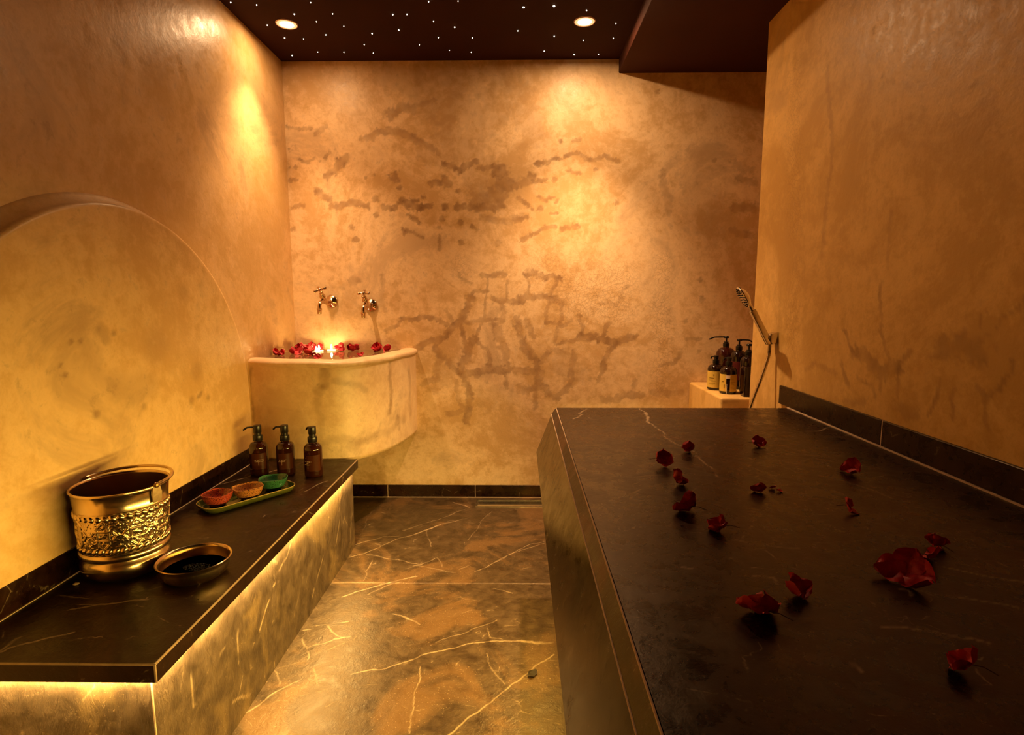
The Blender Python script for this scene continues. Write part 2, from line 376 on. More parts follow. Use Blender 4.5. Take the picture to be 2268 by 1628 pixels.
ST_BACK=[(0.047,0.5,[(-1.093,1.884),(-0.988,1.981)]),(0.0202,0.5,[(-1.241,1.975),(-1.198,1.956),(-1.16,1.978)]),(0.0407,0.45,[(-1.151,1.799),(-1.078,1.753)]),(0.0373,0.5,[(-1.066,1.713),(-0.957,1.729),(-0.865,1.716)]),(0.0201,0.5,[(-1.303,2.027)]),(0.0236,0.5,[(-1.267,1.927)]),(0.0162,0.45,[(-1.301,1.927)]),(0.0189,0.5,[(-1.305,1.855),(-1.264,1.865)]),(0.0339,0.45,[(-0.82,1.752)]),(0.0305,0.55,[(-0.773,1.712),(-0.702,1.708)]),(0.0508,0.6,[(-0.671,1.738),(-0.617,1.728),(-0.563,1.708)]),(0.0305,0.55,[(-0.549,1.708),(-0.501,1.711)]),(0.0373,0.6,[(-0.427,1.708)]),(0.0372,0.5,[(-0.352,1.711),(-0.251,1.707),(-0.102,1.713)]),(0.0539,0.55,[(-0.715,1.869)]),(0.0304,0.5,[(-0.682,1.82)]),(0.0371,0.55,[(-0.499,1.842),(-0.458,1.839)]),(0.0573,0.55,[(-0.418,1.858),(-0.405,1.835)]),(0.027,0.55,[(-0.351,1.796)]),(0.0271,0.5,[(-0.548,1.764)]),(0.037,0.6,[(-0.43,1.946),(-0.376,1.933),(-0.343,1.91),(-0.289,1.939),(-0.248,1.955)]),(0.0302,0.5,[(-0.228,1.922),(-0.154,1.929)]),(0.0738,0.6,[(-0.121,1.912)]),(0.04,0.4,[(-0.876,2.083),(-0.822,2.096),(-0.727,2.127),(-0.674,2.114),(-0.555,2.062),(-0.456,2.004)]),(0.1283,0.4,[(-0.074,1.828),(-0.142,1.769),(-0.223,1.737)]),(0.0331,0.4,[(-0.571,2.26),(-0.471,2.284)]),(0.0597,0.4,[(-0.725,2.216),(-0.591,2.247)]),(0.0307,0.5,[(-0.961,1.6)]),(0.0376,0.45,[(-0.944,1.526)]),(0.0306,0.5,[(-0.819,1.666)]),(0.0375,0.5,[(-0.661,1.572)]),(0.0171,0.5,[(-0.641,1.579),(-0.553,1.539)]),(0.0238,0.5,[(-0.632,1.665),(-0.571,1.625)]),(0.0306,0.5,[(-0.442,1.642)]),(0.0238,0.4,[(-0.459,1.595)]),(0.0192,0.5,[(-0.46,1.552),(-0.458,1.471)]),(0.0285,0.6,[(-0.343,1.621)]),(0.0218,0.55,[(-0.272,1.601),(-0.245,1.585)]),(0.0307,0.55,[(-0.341,1.508)]),(0.0409,0.4,[(-0.13,1.508)]),(0.0238,0.45,[(-1.299,1.707),(-1.23,1.717)]),(0.0273,0.4,[(-1.298,1.587)]),(0.2789,0.22,[(-0.469,2.347),(-0.206,2.188)]),(0.2008,0.22,[(-0.475,2.03),(-0.275,1.997),(-0.175,1.835)]),(0.1449,0.18,[(-0.733,2.411),(-0.336,2.409),(-0.073,2.395)]),(0.0189,0.4,[(-0.87,1.873)]),(0.0162,0.5,[(-0.822,1.886)]),(0.0202,0.4,[(-1.071,2.007),(-1.096,1.981)]),(0.0148,0.5,[(-1.127,1.962)]),(0.0407,0.3,[(-0.21,1.644),(-0.041,1.637),(0.014,1.65)]),(0.02,0.4,[(-1.303,2.149),(-1.169,2.139)]),(0.0267,0.35,[(-1.144,2.11),(-1.082,2.148)]),(0.0335,0.55,[(0.092,1.944),(0.146,1.95)]),(0.0214,0.55,[(0.166,1.96),(0.229,1.969)]),(0.0227,0.5,[(0.253,1.979),(0.319,2.001),(0.386,1.962),(0.479,1.987),(0.553,1.955)]),(0.0233,0.5,[(0.225,2.065)]),(0.0233,0.4,[(0.305,2.065),(0.338,2.071)]),(0.0201,0.45,[(0.267,1.904),(0.341,1.891)]),(0.0234,0.4,[(0.424,1.91)]),(0.0235,0.5,[(0.073,1.847),(0.146,1.856)]),(0.0302,0.45,[(0.193,1.859)]),(0.047,0.5,[(-0.028,1.828),(0.066,1.866)]),(0.0236,0.45,[(0.107,1.762),(0.151,1.742)]),(0.0189,0.45,[(0.161,1.758),(0.194,1.761)]),(0.0236,0.45,[(0.208,1.735)]),(0.0237,0.5,[(-0.008,1.756),(0.053,1.713)]),(0.0304,0.5,[(0.114,1.696)]),(0.0189,0.45,[(0.07,1.693)]),(0.0149,0.45,[(0.175,1.673),(0.215,1.673)]),(0.0305,0.5,[(-0.028,1.637),(0.046,1.65)]),(0.0258,0.5,[(0.012,1.524),(0.074,1.557),(0.128,1.584),(0.202,1.597)]),(0.0285,0.5,[(0.243,1.583),(0.331,1.603)]),(0.027,0.4,[(0.548,1.731)]),(0.0296,0.45,[(0.755,2.321)]),(0.0233,0.4,[(1.085,1.956)]),(0.04,0.3,[(1.205,1.939),(1.3,1.907)]),(0.0468,0.35,[(1.229,1.855),(1.31,1.836)]),(0.0538,0.35,[(1.217,1.699),(1.317,1.699)]),(0.0406,0.35,[(1.203,1.574),(1.312,1.547)]),(0.0403,0.25,[(0.801,1.896),(0.825,1.785),(0.842,1.667)]),(0.1665,0.2,[(0.005,2.313),(0.072,2.092)]),(0.2029,0.15,[(0.973,1.927),(1.054,1.601)]),(0.0621,0.3,[(-0.973,1.295)]),(0.0973,0.2,[(-0.982,1.234),(-1.0,1.123)]),(0.0278,0.45,[(-0.695,1.068),(-0.618,1.071),(-0.514,1.082),(-0.424,1.04)]),(0.0243,0.35,[(-0.781,1.005),(-0.695,1.068)]),(0.0416,0.5,[(-0.425,0.991),(-0.354,1.054),(-0.311,1.123),(-0.283,1.205)]),(0.0207,0.4,[(-0.283,1.205),(-0.269,1.233),(-0.186,1.233)]),(0.0152,0.4,[(-0.185,1.301),(-0.193,1.198),(-0.201,1.068)]),(0.0243,0.4,[(-0.354,1.054),(-0.201,1.068),(-0.097,1.067)]),(0.0384,0.45,[(-0.608,0.907),(-0.53,0.942),(-0.432,0.97)]),(0.0279,0.45,[(-0.432,0.97),(-0.425,0.991)]),(0.0244,0.45,[(-0.34,1.04),(-0.324,0.935),(-0.307,0.9)]),(0.0526,0.5,[(-0.258,0.956),(-0.307,0.9),(-0.315,0.83),(-0.351,0.773)]),(0.0208,0.4,[(-0.258,0.956),(-0.229,1.04)]),(0.0224,0.4,[(-0.258,0.956),(-0.195,0.9),(-0.175,0.816)]),(0.0386,0.45,[(-0.496,0.907),(-0.469,0.858),(-0.413,0.816),(-0.344,0.752)]),(0.0352,0.35,[(-0.469,0.858),(-0.485,0.724),(-0.571,0.688)]),(0.0423,0.45,[(-0.344,0.752),(-0.316,0.702),(-0.296,0.638),(-0.304,0.545),(-0.319,0.465)]),(0.0491,0.45,[(-0.344,0.752),(-0.245,0.752),(-0.175,0.788),(-0.063,0.774)]),(0.0247,0.4,[(-0.077,0.774),(-0.077,0.667)]),(0.0319,0.4,[(-0.432,0.509),(-0.347,0.53),(-0.311,0.538)]),(0.0247,0.3,[(-0.373,0.709),(-0.36,0.602),(-0.339,0.552)]),(0.0309,0.45,[(-0.22,1.325),(-0.089,1.328)]),(0.0207,0.3,[(-0.35,1.328),(-0.282,1.28)]),(0.038,0.45,[(-0.152,1.191),(-0.11,1.171),(0.024,1.184)]),(0.0152,0.4,[(-0.069,1.294),(-0.076,1.185)]),(0.0277,0.4,[(-0.11,1.171),(-0.09,1.123),(-0.097,1.067),(-0.146,1.04)]),(0.0489,0.4,[(-0.146,1.04),(-0.118,0.956),(-0.076,0.886),(-0.084,0.809)]),(0.0277,0.2,[(-0.792,1.322),(-0.803,1.178),(-0.784,1.123)]),(0.0243,0.3,[(-0.429,1.123),(-0.396,1.068)]),(0.0912,0.2,[(-0.5,0.674),(-0.392,0.816)]),(0.1412,0.15,[(-0.218,0.602),(-0.077,0.603)]),(0.0833,0.2,[(-1.05,1.096),(-0.909,1.123)]),(0.0378,0.5,[(0.047,1.334),(0.129,1.317),(0.225,1.307)]),(0.0206,0.4,[(0.04,1.355)]),(0.0193,0.4,[(0.225,1.307),(0.192,1.246),(0.178,1.212)]),(0.0152,0.4,[(0.047,1.328),(0.054,1.219)]),(0.0379,0.5,[(-0.029,1.174),(0.033,1.205),(0.13,1.205),(0.247,1.171)]),(0.0208,0.4,[(0.247,1.171),(0.248,1.095),(0.221,1.026),(0.208,0.935)]),(0.0194,0.4,[(0.172,1.171),(0.152,1.054)]),(0.0208,0.4,[(0.152,1.054),(0.228,1.053)]),(0.0208,0.4,[(0.235,1.033),(0.304,1.067)]),(0.0243,0.4,[(0.222,0.928),(0.361,0.956)]),(0.0243,0.45,[(0.345,1.095),(0.367,1.026),(0.367,0.97)]),(0.0452,0.55,[(0.36,0.977),(0.444,0.97),(0.562,0.935),(0.638,0.963)]),(0.0292,0.55,[(0.672,0.97)]),(0.0349,0.5,[(0.562,0.935),(0.522,0.872),(0.488,0.809),(0.489,0.774)]),(0.0263,0.45,[(0.485,0.963),(0.498,1.026),(0.525,1.053)]),(0.0489,0.45,[(-0.029,1.081),(0.02,0.956),(0.076,0.851),(0.118,0.774),(0.112,0.71)]),(0.0348,0.4,[(0.041,1.06),(0.083,0.97)]),(0.0421,0.35,[(-0.029,0.781),(0.111,0.76)]),(0.0349,0.35,[(0.118,0.816),(0.167,0.893),(0.25,0.886)]),(0.0353,0.4,[(0.112,0.71),(0.183,0.624),(0.225,0.61),(0.308,0.724),(0.313,0.886)]),(0.0493,0.35,[(-0.001,0.66),(0.098,0.674)]),(0.0318,0.35,[(0.098,0.674),(0.091,0.545)]),(0.0342,0.4,[(1.032,1.296)]),(0.0344,0.4,[(1.044,1.187)]),(0.0242,0.45,[(0.959,1.063)]),(0.0173,0.35,[(0.97,0.956),(1.053,0.956)]),(0.0209,0.3,[(1.042,0.887)]),(0.0244,0.35,[(0.816,0.799),(0.899,0.816),(0.945,0.886)]),(0.0422,0.35,[(0.492,0.603),(0.639,0.625),(0.717,0.622)]),(0.0421,0.3,[(0.779,0.639),(0.954,0.64)]),(0.028,0.35,[(0.673,0.682),(0.679,0.71)]),(0.0206,0.25,[(0.454,1.163),(0.558,1.15),(0.59,1.232),(0.624,1.266)]),(0.1402,0.2,[(0.265,0.816),(0.336,0.746)]),(0.021,0.35,[(0.462,0.71),(0.489,0.774)])]
ST_CRAQ=[(0.3296,1,[(0.357,1.218),(0.521,1.266)]),(0.2068,1,[(0.558,1.15),(0.419,1.177)]),(0.1318,1,[(0.805,1.163),(0.831,0.97)]),(0.1097,0.8,[(0.824,1.4),(0.835,1.279)]),(0.1505,0.7,[(0.109,1.334),(0.177,1.402)]),(0.1192,0.8,[(0.835,0.865),(0.834,0.689)]),(0.1029,0.7,[(-0.316,1.335),(-0.35,1.382)])]
ST_RIGHT=[(0.0429,0.45,[(1.889,1.021),(1.796,0.995),(1.752,0.974),(1.676,0.993)]),(0.0164,0.4,[(1.963,1.09),(1.923,1.036),(1.873,1.013)]),(0.0129,0.35,[(1.781,1.251),(1.777,1.17),(1.768,1.102),(1.741,1.048),(1.703,1.002)]),(0.0201,0.4,[(1.676,0.993),(1.651,1.028),(1.624,1.051)]),(0.015,0.35,[(1.751,0.97),(1.744,0.914)]),(0.0143,0.4,[(1.669,0.985),(1.663,0.912)]),(0.0191,0.4,[(1.965,0.974),(1.943,0.938),(1.915,0.909)]),(0.0184,0.3,[(2.208,0.923),(2.149,0.952),(1.995,0.936)]),(0.0123,0.3,[(1.871,0.939),(1.78,0.922),(1.768,0.888)]),(0.013,0.4,[(1.503,0.989),(1.512,0.935),(1.531,0.886)]),(0.0125,0.35,[(1.453,0.972),(1.448,0.9)]),(0.0129,0.4,[(1.384,0.993),(1.352,0.968),(1.316,0.994),(1.287,1.034),(1.291,1.062)]),(0.0133,0.35,[(1.352,0.968),(1.347,0.932),(1.334,0.891)]),(0.0605,0.35,[(1.495,1.075),(1.382,1.079)]),(0.0183,0.3,[(1.546,1.044),(1.502,1.052)]),(0.0047,0.35,[(1.393,1.128),(1.389,1.165),(1.37,1.173)]),(0.0056,0.35,[(1.348,1.128),(1.329,1.158),(1.288,1.181),(1.279,1.203)]),(0.0432,0.25,[(1.662,0.883),(1.59,0.877)]),(0.027,0.25,[(1.932,0.849),(1.823,0.864)]),(0.0248,0.25,[(2.191,2.035),(2.165,1.907),(2.13,1.778),(2.139,1.489),(2.142,1.364)]),(0.0126,0.2,[(1.762,1.459),(1.76,1.295)])]
ST_CRAQR=[(0.1303,1,[(2.45,2.107),(2.426,1.83),(2.359,1.49)]),(0.1127,0.7,[(2.326,1.323),(2.321,1.1)]),(0.1138,1,[(2.336,1.129),(2.33,0.987)])]
ST_BOSS=[(0.0167,0.5,[(1.599,1.082)]),(0.014,0.5,[(1.566,1.083)]),(0.0355,0.3,[(1.681,1.113),(1.704,1.081)]),(0.018,0.4,[(1.735,1.095)]),(0.0175,0.45,[(1.534,0.993)]),(0.0128,0.45,[(1.521,1.022)]),(0.0247,0.45,[(1.635,0.861)]),(0.0223,0.35,[(1.847,0.842)]),(0.0287,0.35,[(2.12,0.813)]),(0.0215,0.4,[(2.235,0.802)]),(0.056,0.2,[(2.117,1.218)]),(0.1148,0.2,[(1.929,1.036)]),(0.0648,0.25,[(2.167,0.916)]),(0.0906,0.2,[(1.729,0.934),(1.886,0.909)]),(0.0571,0.15,[(1.497,1.097),(1.603,1.113)]),(0.0156,0.4,[(2.191,0.83),(2.166,0.818)])]
ST_FLOOR=[(0.0034,1,[(-0.796,2.497),(-0.759,2.521),(-0.669,2.623),(-0.597,2.715),(-0.529,2.761),(-0.481,2.82),(-0.417,2.887),(-0.328,2.945),(-0.28,2.972)]),(0.0088,1,[(-0.538,2.755),(-0.48,2.814),(-0.425,2.875)]),(0.0026,0.7,[(-0.605,2.801),(-0.495,2.905),(-0.396,2.997),(-0.312,3.095)]),(0.0038,0.9,[(-0.808,2.626),(-0.686,2.731),(-0.607,2.72)]),(0.003,0.9,[(-0.721,2.527),(-0.6,2.48),(-0.447,2.427),(-0.393,2.492)]),(0.0029,0.9,[(-0.481,2.422),(-0.391,2.392),(-0.324,2.363),(-0.282,2.355)]),(0.0036,0.9,[(-0.197,2.368),(-0.105,2.467),(-0.02,2.564),(0.053,2.646),(0.123,2.679)]),(0.0027,0.9,[(-0.105,2.458),(0.025,2.589),(0.122,2.658)]),(0.0021,0.7,[(-0.667,2.28),(-0.681,2.363),(-0.68,2.47)]),(0.0023,0.6,[(-0.482,2.796),(-0.429,2.61)]),(0.0021,0.6,[(-0.386,2.501),(-0.346,2.401)]),(0.0065,1,[(-0.395,3.212),(-0.324,3.16),(-0.289,3.131)]),(0.0025,0.8,[(-0.269,2.385),(-0.223,2.429)]),(0.0023,0.6,[(-0.712,2.648),(-0.672,2.617)]),(0.0025,0.5,[(-0.259,2.686),(-0.215,2.859),(-0.156,3.068)]),(0.0025,0.4,[(-0.838,3.061),(-0.814,2.852),(-0.811,2.735)]),(0.0044,1,[(-0.541,1.678),(-0.48,1.702),(-0.449,1.702),(-0.393,1.735),(-0.332,1.778),(-0.244,1.814),(-0.137,1.851),(-0.081,1.861),(0.003,1.862),(0.115,1.854)]),(0.0089,1,[(0.009,1.858),(0.059,1.847),(0.115,1.854)]),(0.0043,1,[(0.117,1.788),(0.029,1.692),(-0.032,1.624),(-0.088,1.554),(-0.132,1.508),(-0.196,1.428)]),(0.0044,1,[(-0.799,1.506),(-0.767,1.559),(-0.749,1.598),(-0.702,1.642)]),(0.0028,0.9,[(-0.327,1.72),(-0.315,1.665),(-0.323,1.599),(-0.313,1.531),(-0.315,1.493),(-0.306,1.433)]),(0.0061,1,[(-0.718,2.147),(-0.627,2.217),(-0.539,2.271),(-0.446,2.32)]),(0.0027,0.8,[(-0.62,2.166),(-0.505,2.271)]),(0.0041,0.9,[(-0.792,1.915),(-0.765,1.921)]),(0.0041,0.9,[(-0.75,1.946),(-0.712,1.953),(-0.64,1.973)]),(0.0082,0.9,[(-0.712,1.953),(-0.704,1.939)]),(0.004,0.9,[(-0.709,1.946),(-0.662,1.892),(-0.627,1.874),(-0.606,1.879)]),(0.0068,0.9,[(-0.659,1.864),(-0.628,1.876)]),(0.0033,0.8,[(-0.732,1.817),(-0.694,1.836),(-0.649,1.869)]),(0.0028,0.8,[(-0.775,1.872),(-0.738,1.817),(-0.709,1.748)]),(0.0042,0.9,[(-0.485,2.028),(-0.425,2.002),(-0.369,1.957)]),(0.0078,0.9,[(-0.438,2.007),(-0.417,1.991)]),(0.0023,0.7,[(-0.294,1.849),(-0.209,1.898),(-0.166,1.937),(-0.086,1.99)]),(0.0025,0.6,[(-0.799,1.694),(-0.753,1.63)]),(0.0025,0.6,[(-0.676,1.708),(-0.635,1.631)]),(0.0039,0.8,[(-0.109,2.223),(-0.029,2.185)]),(0.0016,0.6,[(-0.111,1.789),(-0.097,1.723),(-0.047,1.638)]),(0.0023,0.7,[(-0.119,1.938),(-0.105,1.88),(-0.059,1.871)])]
ST_SLAB=[(0.0027,0.9,[(0.492,2.302),(0.502,2.202),(0.473,2.047),(0.478,1.956),(0.482,1.795),(0.503,1.707),(0.519,1.643),(0.512,1.554),(0.521,1.474),(0.506,1.413)]),(0.0076,1,[(0.502,2.216),(0.482,2.097),(0.472,2.024)]),(0.0051,0.9,[(0.274,2.292),(0.234,2.2),(0.243,2.172),(0.202,2.094)]),(0.0019,0.45,[(0.308,1.411),(0.37,1.424)]),(0.002,0.5,[(0.203,1.236),(0.237,1.264),(0.288,1.313)]),(0.002,0.6,[(0.278,0.924),(0.295,0.917)]),(0.0014,0.5,[(0.387,0.895),(0.421,0.886),(0.414,0.865)]),(0.0013,0.4,[(0.405,1.036),(0.483,1.002),(0.513,1.0)]),(0.0013,0.4,[(0.377,0.961),(0.372,0.939)]),(0.0027,0.4,[(0.362,2.147),(0.38,2.121)]),(0.002,0.5,[(0.628,1.085),(0.638,1.073)]),(0.0012,0.5,[(0.674,0.96),(0.706,0.95)]),(0.0011,0.6,[(0.726,0.928),(0.817,0.879)]),(0.0012,0.6,[(0.51,0.749),(0.569,0.741),(0.63,0.714)]),(0.0013,0.6,[(0.421,0.669),(0.424,0.653)]),(0.0011,0.5,[(0.603,0.853),(0.634,0.848)]),(0.0011,0.5,[(0.636,0.843),(0.683,0.828),(0.746,0.797)]),(0.0029,0.7,[(0.99,1.906),(1.028,1.912),(1.108,1.984)]),(0.0012,0.5,[(0.811,1.381),(0.853,1.261)]),(0.0014,0.5,[(0.51,1.088),(0.542,1.076)])]
ST_BENCH=[(0.0026,0.9,[(-1.25,2.261),(-1.21,2.304),(-1.17,2.381),(-1.119,2.419),(-1.086,2.467)]),(0.0022,0.8,[(-0.862,2.173),(-0.853,2.212),(-0.815,2.308)]),(0.0028,0.6,[(-1.057,2.592),(-1.022,2.592)]),(0.0017,0.5,[(-1.128,1.314),(-1.075,1.338),(-1.029,1.347),(-0.959,1.366)]),(0.0018,0.7,[(-1.144,1.143),(-1.139,1.159),(-1.096,1.188),(-1.067,1.205),(-1.043,1.219)]),(0.0023,0.6,[(-1.148,1.146),(-1.151,1.167),(-1.151,1.2)]),(0.0015,0.4,[(-1.214,1.383),(-1.176,1.375),(-1.12,1.367)]),(0.003,0.4,[(-0.987,1.413),(-0.968,1.431)])]
ST_PLINTH=[(0.0031,0.9,[(1.617,0.189),(1.665,0.231),(1.69,0.246)]),(0.0029,0.9,[(1.723,0.274),(1.74,0.278)]),(0.0027,0.7,[(2.101,0.097),(2.142,0.127),(2.171,0.15)]),(0.0026,0.6,[(2.047,0.055),(2.068,0.077)]),(0.0023,0.5,[(1.774,0.305),(1.839,0.32),(1.882,0.357)]),(0.0029,0.5,[(1.733,0.359),(1.76,0.335)]),(0.0025,0.4,[(2.398,0.262),(2.427,0.364)]),(0.0025,0.5,[(2.336,0.131),(2.401,0.22)]),(0.0028,0.5,[(2.247,0.332),(2.278,0.358)]),(0.0021,0.4,[(2.538,0.054),(2.589,0.176)]),(0.0019,0.6,[(1.262,0.301),(1.261,0.26),(1.265,0.21)]),(0.0022,0.6,[(1.488,0.266),(1.486,0.175)]),(0.0018,0.4,[(1.391,0.26),(1.42,0.263)]),(0.002,0.6,[(1.434,0.087),(1.532,0.036)])]

# ================================================================== the setting
def wall_grid(name, us, vs, fn, mat, label, kind='structure', stain=None, craq=None, seed=3, parent=None, smooth=40):
    me, U, V = grid_mesh(name, us, vs, fn)
    if stain is not None: set_attr(me, 'stain', paint(U, V, stain, soft=0.30, amp=0.10, levels=3, seed=seed, ragged=0.55))
    if craq is not None: set_attr(me, 'craq', paint(U, V, craq, soft=0.8, amp=0.1, levels=1, seed=seed))
    o = link(name, me, mat, parent, 0); me.polygons.foreach_set('use_smooth', [True] * len(me.polygons))
    if label: tag(o, label, kind=kind)
    return o
wall_grid('wall_back', lin(XL, XF, 0.006), lin(0, ZC, 0.006), lambda u, v: np.stack([u, np.full_like(u, D), v], 1), 'plaster_back',
          'mottled cream plaster wall at the far end with brown water stains', stain=ST_BACK, craq=ST_CRAQ)
wall_grid('wall_left', lin(YBK, D, 0.03), lin(0, ZC, 0.03), lambda u, v: np.stack([np.full_like(u, XL), u, v], 1), 'plaster_left',
          'smooth golden plaster wall on the left above the bench')
# right wall with a softly rounded end; parameter u runs along the wall, round the corner and into the recess
RC = 0.05
L1 = YE - RC - YBK; L2 = RC * PI / 2; L3 = XF - XR - RC
def right_fn(u, v):
    x = np.where(u < L1, XR, 0.0); y = np.where(u < L1, YBK + u, 0.0)
    a = np.clip((u - L1) / RC, 0, PI / 2)
    arc = u >= L1
    x = np.where(arc, XR + RC - RC * np.cos(a) + np.clip(u - L1 - L2, 0, None), x)
    y = np.where(arc, YE - RC + RC * np.sin(a), y)
    return np.stack([x, y, v], 1)
us = np.concatenate([lin(0, 2.4 - 0.008, 0.03), lin(2.4, L1, 0.008), L1 + np.linspace(0.02, 1, 10) * L2, L1 + L2 + lin(0.01, L3, 0.05)])
sh = lambda S: [(w_, s_, [(p[0] - YBK, p[1]) for p in pts]) for w_, s_, pts in S]
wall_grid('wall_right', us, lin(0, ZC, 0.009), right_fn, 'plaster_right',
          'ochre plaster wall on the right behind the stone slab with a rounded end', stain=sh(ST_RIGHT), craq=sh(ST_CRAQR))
wall_grid('wall_recess', lin(YE, D, 0.05), lin(0, ZC, 0.05), lambda u, v: np.stack([np.full_like(u, XF), u, v], 1), 'plaster_right',
          'plaster side wall of the shower recess hidden behind the right wall')
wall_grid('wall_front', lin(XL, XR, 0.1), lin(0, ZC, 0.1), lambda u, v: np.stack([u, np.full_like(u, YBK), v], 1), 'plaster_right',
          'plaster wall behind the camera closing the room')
c = MB().box(XL - 0.1, XSO + 0.01, YBK, D + 0.05, ZC, ZC + 0.08).build('ceiling', 'ceiling', smooth=0)
tag(c, 'dark red-brown painted ceiling dotted with star lights', kind='structure')
c = MB().box(XSO, XF + 0.05, YBK, D + 0.05, ZSO, ZC + 0.08).build('ceiling_soffit', 'soffit', bevel=0.006, smooth=40)
tag(c, 'lowered dark brown ceiling section above the slab side', kind='structure')

# arched raised back panel on the left wall
def arch_panel():
    cy, cz, r = 1.82, 0.72, 0.775
    pts = [(cy - r, z) for z in np.linspace(ZB, cz, 14)[:-1]]
    pts += [(cy - r * math.cos(a), cz + r * math.sin(a)) for a in np.linspace(0, PI, 130)]
    pts += [(cy + r, z) for z in np.linspace(cz, ZB, 14)[1:]]
    pts += [(y, ZB) for y in np.linspace(cy + r, cy - r, 60)[1:-1]]
    if len(pts) % 2: pts.pop()
    O = np.array(pts); n = len(O); ctr = np.array((cy, 0.85))
    N = ctr - O; N /= np.linalg.norm(N, axis=1)[:, None]
    rings = []
    dep = XBB - XL; rd = 0.014
    rings.append((XL - 0.002, O - N * 0.028))
    for t in np.linspace(0, 1, 6): rings.append((XL + (dep - rd) * t, O - N * 0.028 * (1 - t) ** 1.6))
    for a in np.linspace(0, PI / 2, 6)[1:]: rings.append((XBB - rd + rd * math.sin(a), O + N * rd * (1 - math.cos(a))))
    inner = rings[-1][1]
    for s in np.linspace(1, 0.01, 90)[1:]: rings.append((XBB, ctr + (inner - ctr) * s))
    P = np.concatenate([np.column_stack([np.full(n, x), q[:, 0], q[:, 1]]) for x, q in rings])
    k = np.arange(n); k2 = (k + 1) % n
    F = np.concatenate([np.stack([i * n + k, i * n + k2, (i + 1) * n + k2, (i + 1) * n + k], 1) for i in range(len(rings) - 1)])
    nc = len(P); P = np.vstack([P, [[XBB, ctr[0], ctr[1]]]]); b0 = (len(rings) - 1) * n
    F = np.vstack([F, np.stack([b0 + k[::2], b0 + k[::2] + 1, b0 + (k[::2] + 2) % n, np.full(n // 2, nc)], 1)])
    me = raw_mesh('arch_panel', P, F)
    set_attr(me, 'stain', paint(P[:, 1], P[:, 2], ST_BOSS, soft=0.7, ragged=0.0, amp=0.2, seed=5))
    o = link('arch_panel', me, 'plaster_panel', None, 50)
    tag(o, 'raised round-arched plaster back panel above the stone bench', 'wall panel', kind='structure')
arch_panel()

# floor: pale joint bed with large stone tiles
c = MB().box(XL, XF, YBK, D, -0.05, -0.0025).build('floor', 'grout', smooth=0)
FLOOR = tag(c, 'brown marbled stone floor lit gold by the light strip', kind='structure')
def floor_tile(x0, x1, y0, y1, step):
    me, U, V = grid_mesh('floor_tile', lin(x0, x1, step), lin(y0, y1, step), lambda u, v: np.stack([u, v, np.where((u < x0 + 1e-4) | (u > x1 - 1e-4) | (v < y0 + 1e-4) | (v > y1 - 1e-4), -0.0025, 0.0)], 1))
    set_attr(me, 'vein', paint(U, V, ST_FLOOR, soft=0.6, amp=0.07, levels=4, minw=0.0032, seed=7))
    o = link('floor_tile', me, 'stone_floor', FLOOR, 0); me.polygons.foreach_set('use_smooth', [True] * len(me.polygons))
floor_tile(-1.0, 0.20, 2.2632, 3.288, 0.0032)
floor_tile(XL, -1.003, 2.2632, 3.288, 0.05)
floor_tile(-0.86, 0.25, 1.06, 2.2610, 0.0032)
floor_tile(0.203, XF, 2.2632, 3.288, 0.05)
floor_tile(-0.86, 0.25, -0.14, 1.057, 0.05)
floor_tile(-0.86, 0.25, -1.34, -0.143, 0.05)
floor_tile(XL, -0.863, -0.14, 1.057, 0.05)
floor_tile(XL, -0.863, -1.34, -0.143, 0.05)

def skirting(name, label, pieces, grout):
    root = thing(name, label, None, kind='structure')
    for b in pieces: MB().box(*b).build('tile', 'stone', root, bevel=0.0015, segs=1)
    for g in grout: MB().box(*g).build('grout_line', 'grout', root, smooth=0)
js = [XL, -0.796, -0.267, 0.262, 0.79, 1.02]
skirting('baseboard_back', 'dark stone skirting tiles along the foot of the back wall',
         [(a + 0.0015, b - 0.0015, D - 0.012, D, 0.0035, 0.076) for a, b in zip(js, js[1:])],
         [(x - 0.0015, x + 0.0015, D - 0.0112, D, 0.0, 0.076) for x in js[1:-1]] + [(js[0], js[-1], D - 0.0145, D, 0.0, 0.0035)])
skirting('baseboard_left', 'dark stone skirting tiles along the back of the left bench',
         [(XBB - 0.004, XBB + 0.004, 1.10, 1.698, ZB + 0.002, ZB + 0.076), (XBB - 0.004, XBB + 0.004, 1.70, 2.60, ZB + 0.002, ZB + 0.076)],
         [(XBB - 0.002, XBB + 0.0065, 1.10, 2.60, ZB, ZB + 0.002)])
skirting('baseboard_right', 'dark stone skirting tiles along the right wall above the slab',
         [(XR - 0.012, XR, 1.709, 2.395, ZS + 0.004, ZS + 0.082), (XR - 0.012, XR, 0.45, 1.705, ZS + 0.004, ZS + 0.082), (XR - 0.012, XR, -0.8, 0.446, ZS + 0.004, ZS + 0.082)],
         [(XR - 0.011, XR, 1.705, 1.709, ZS, ZS + 0.082), (XR - 0.011, XR, 0.446, 0.45, ZS, ZS + 0.082), (XR - 0.0165, XR, -0.8, YS, ZS, ZS + 0.0035)])

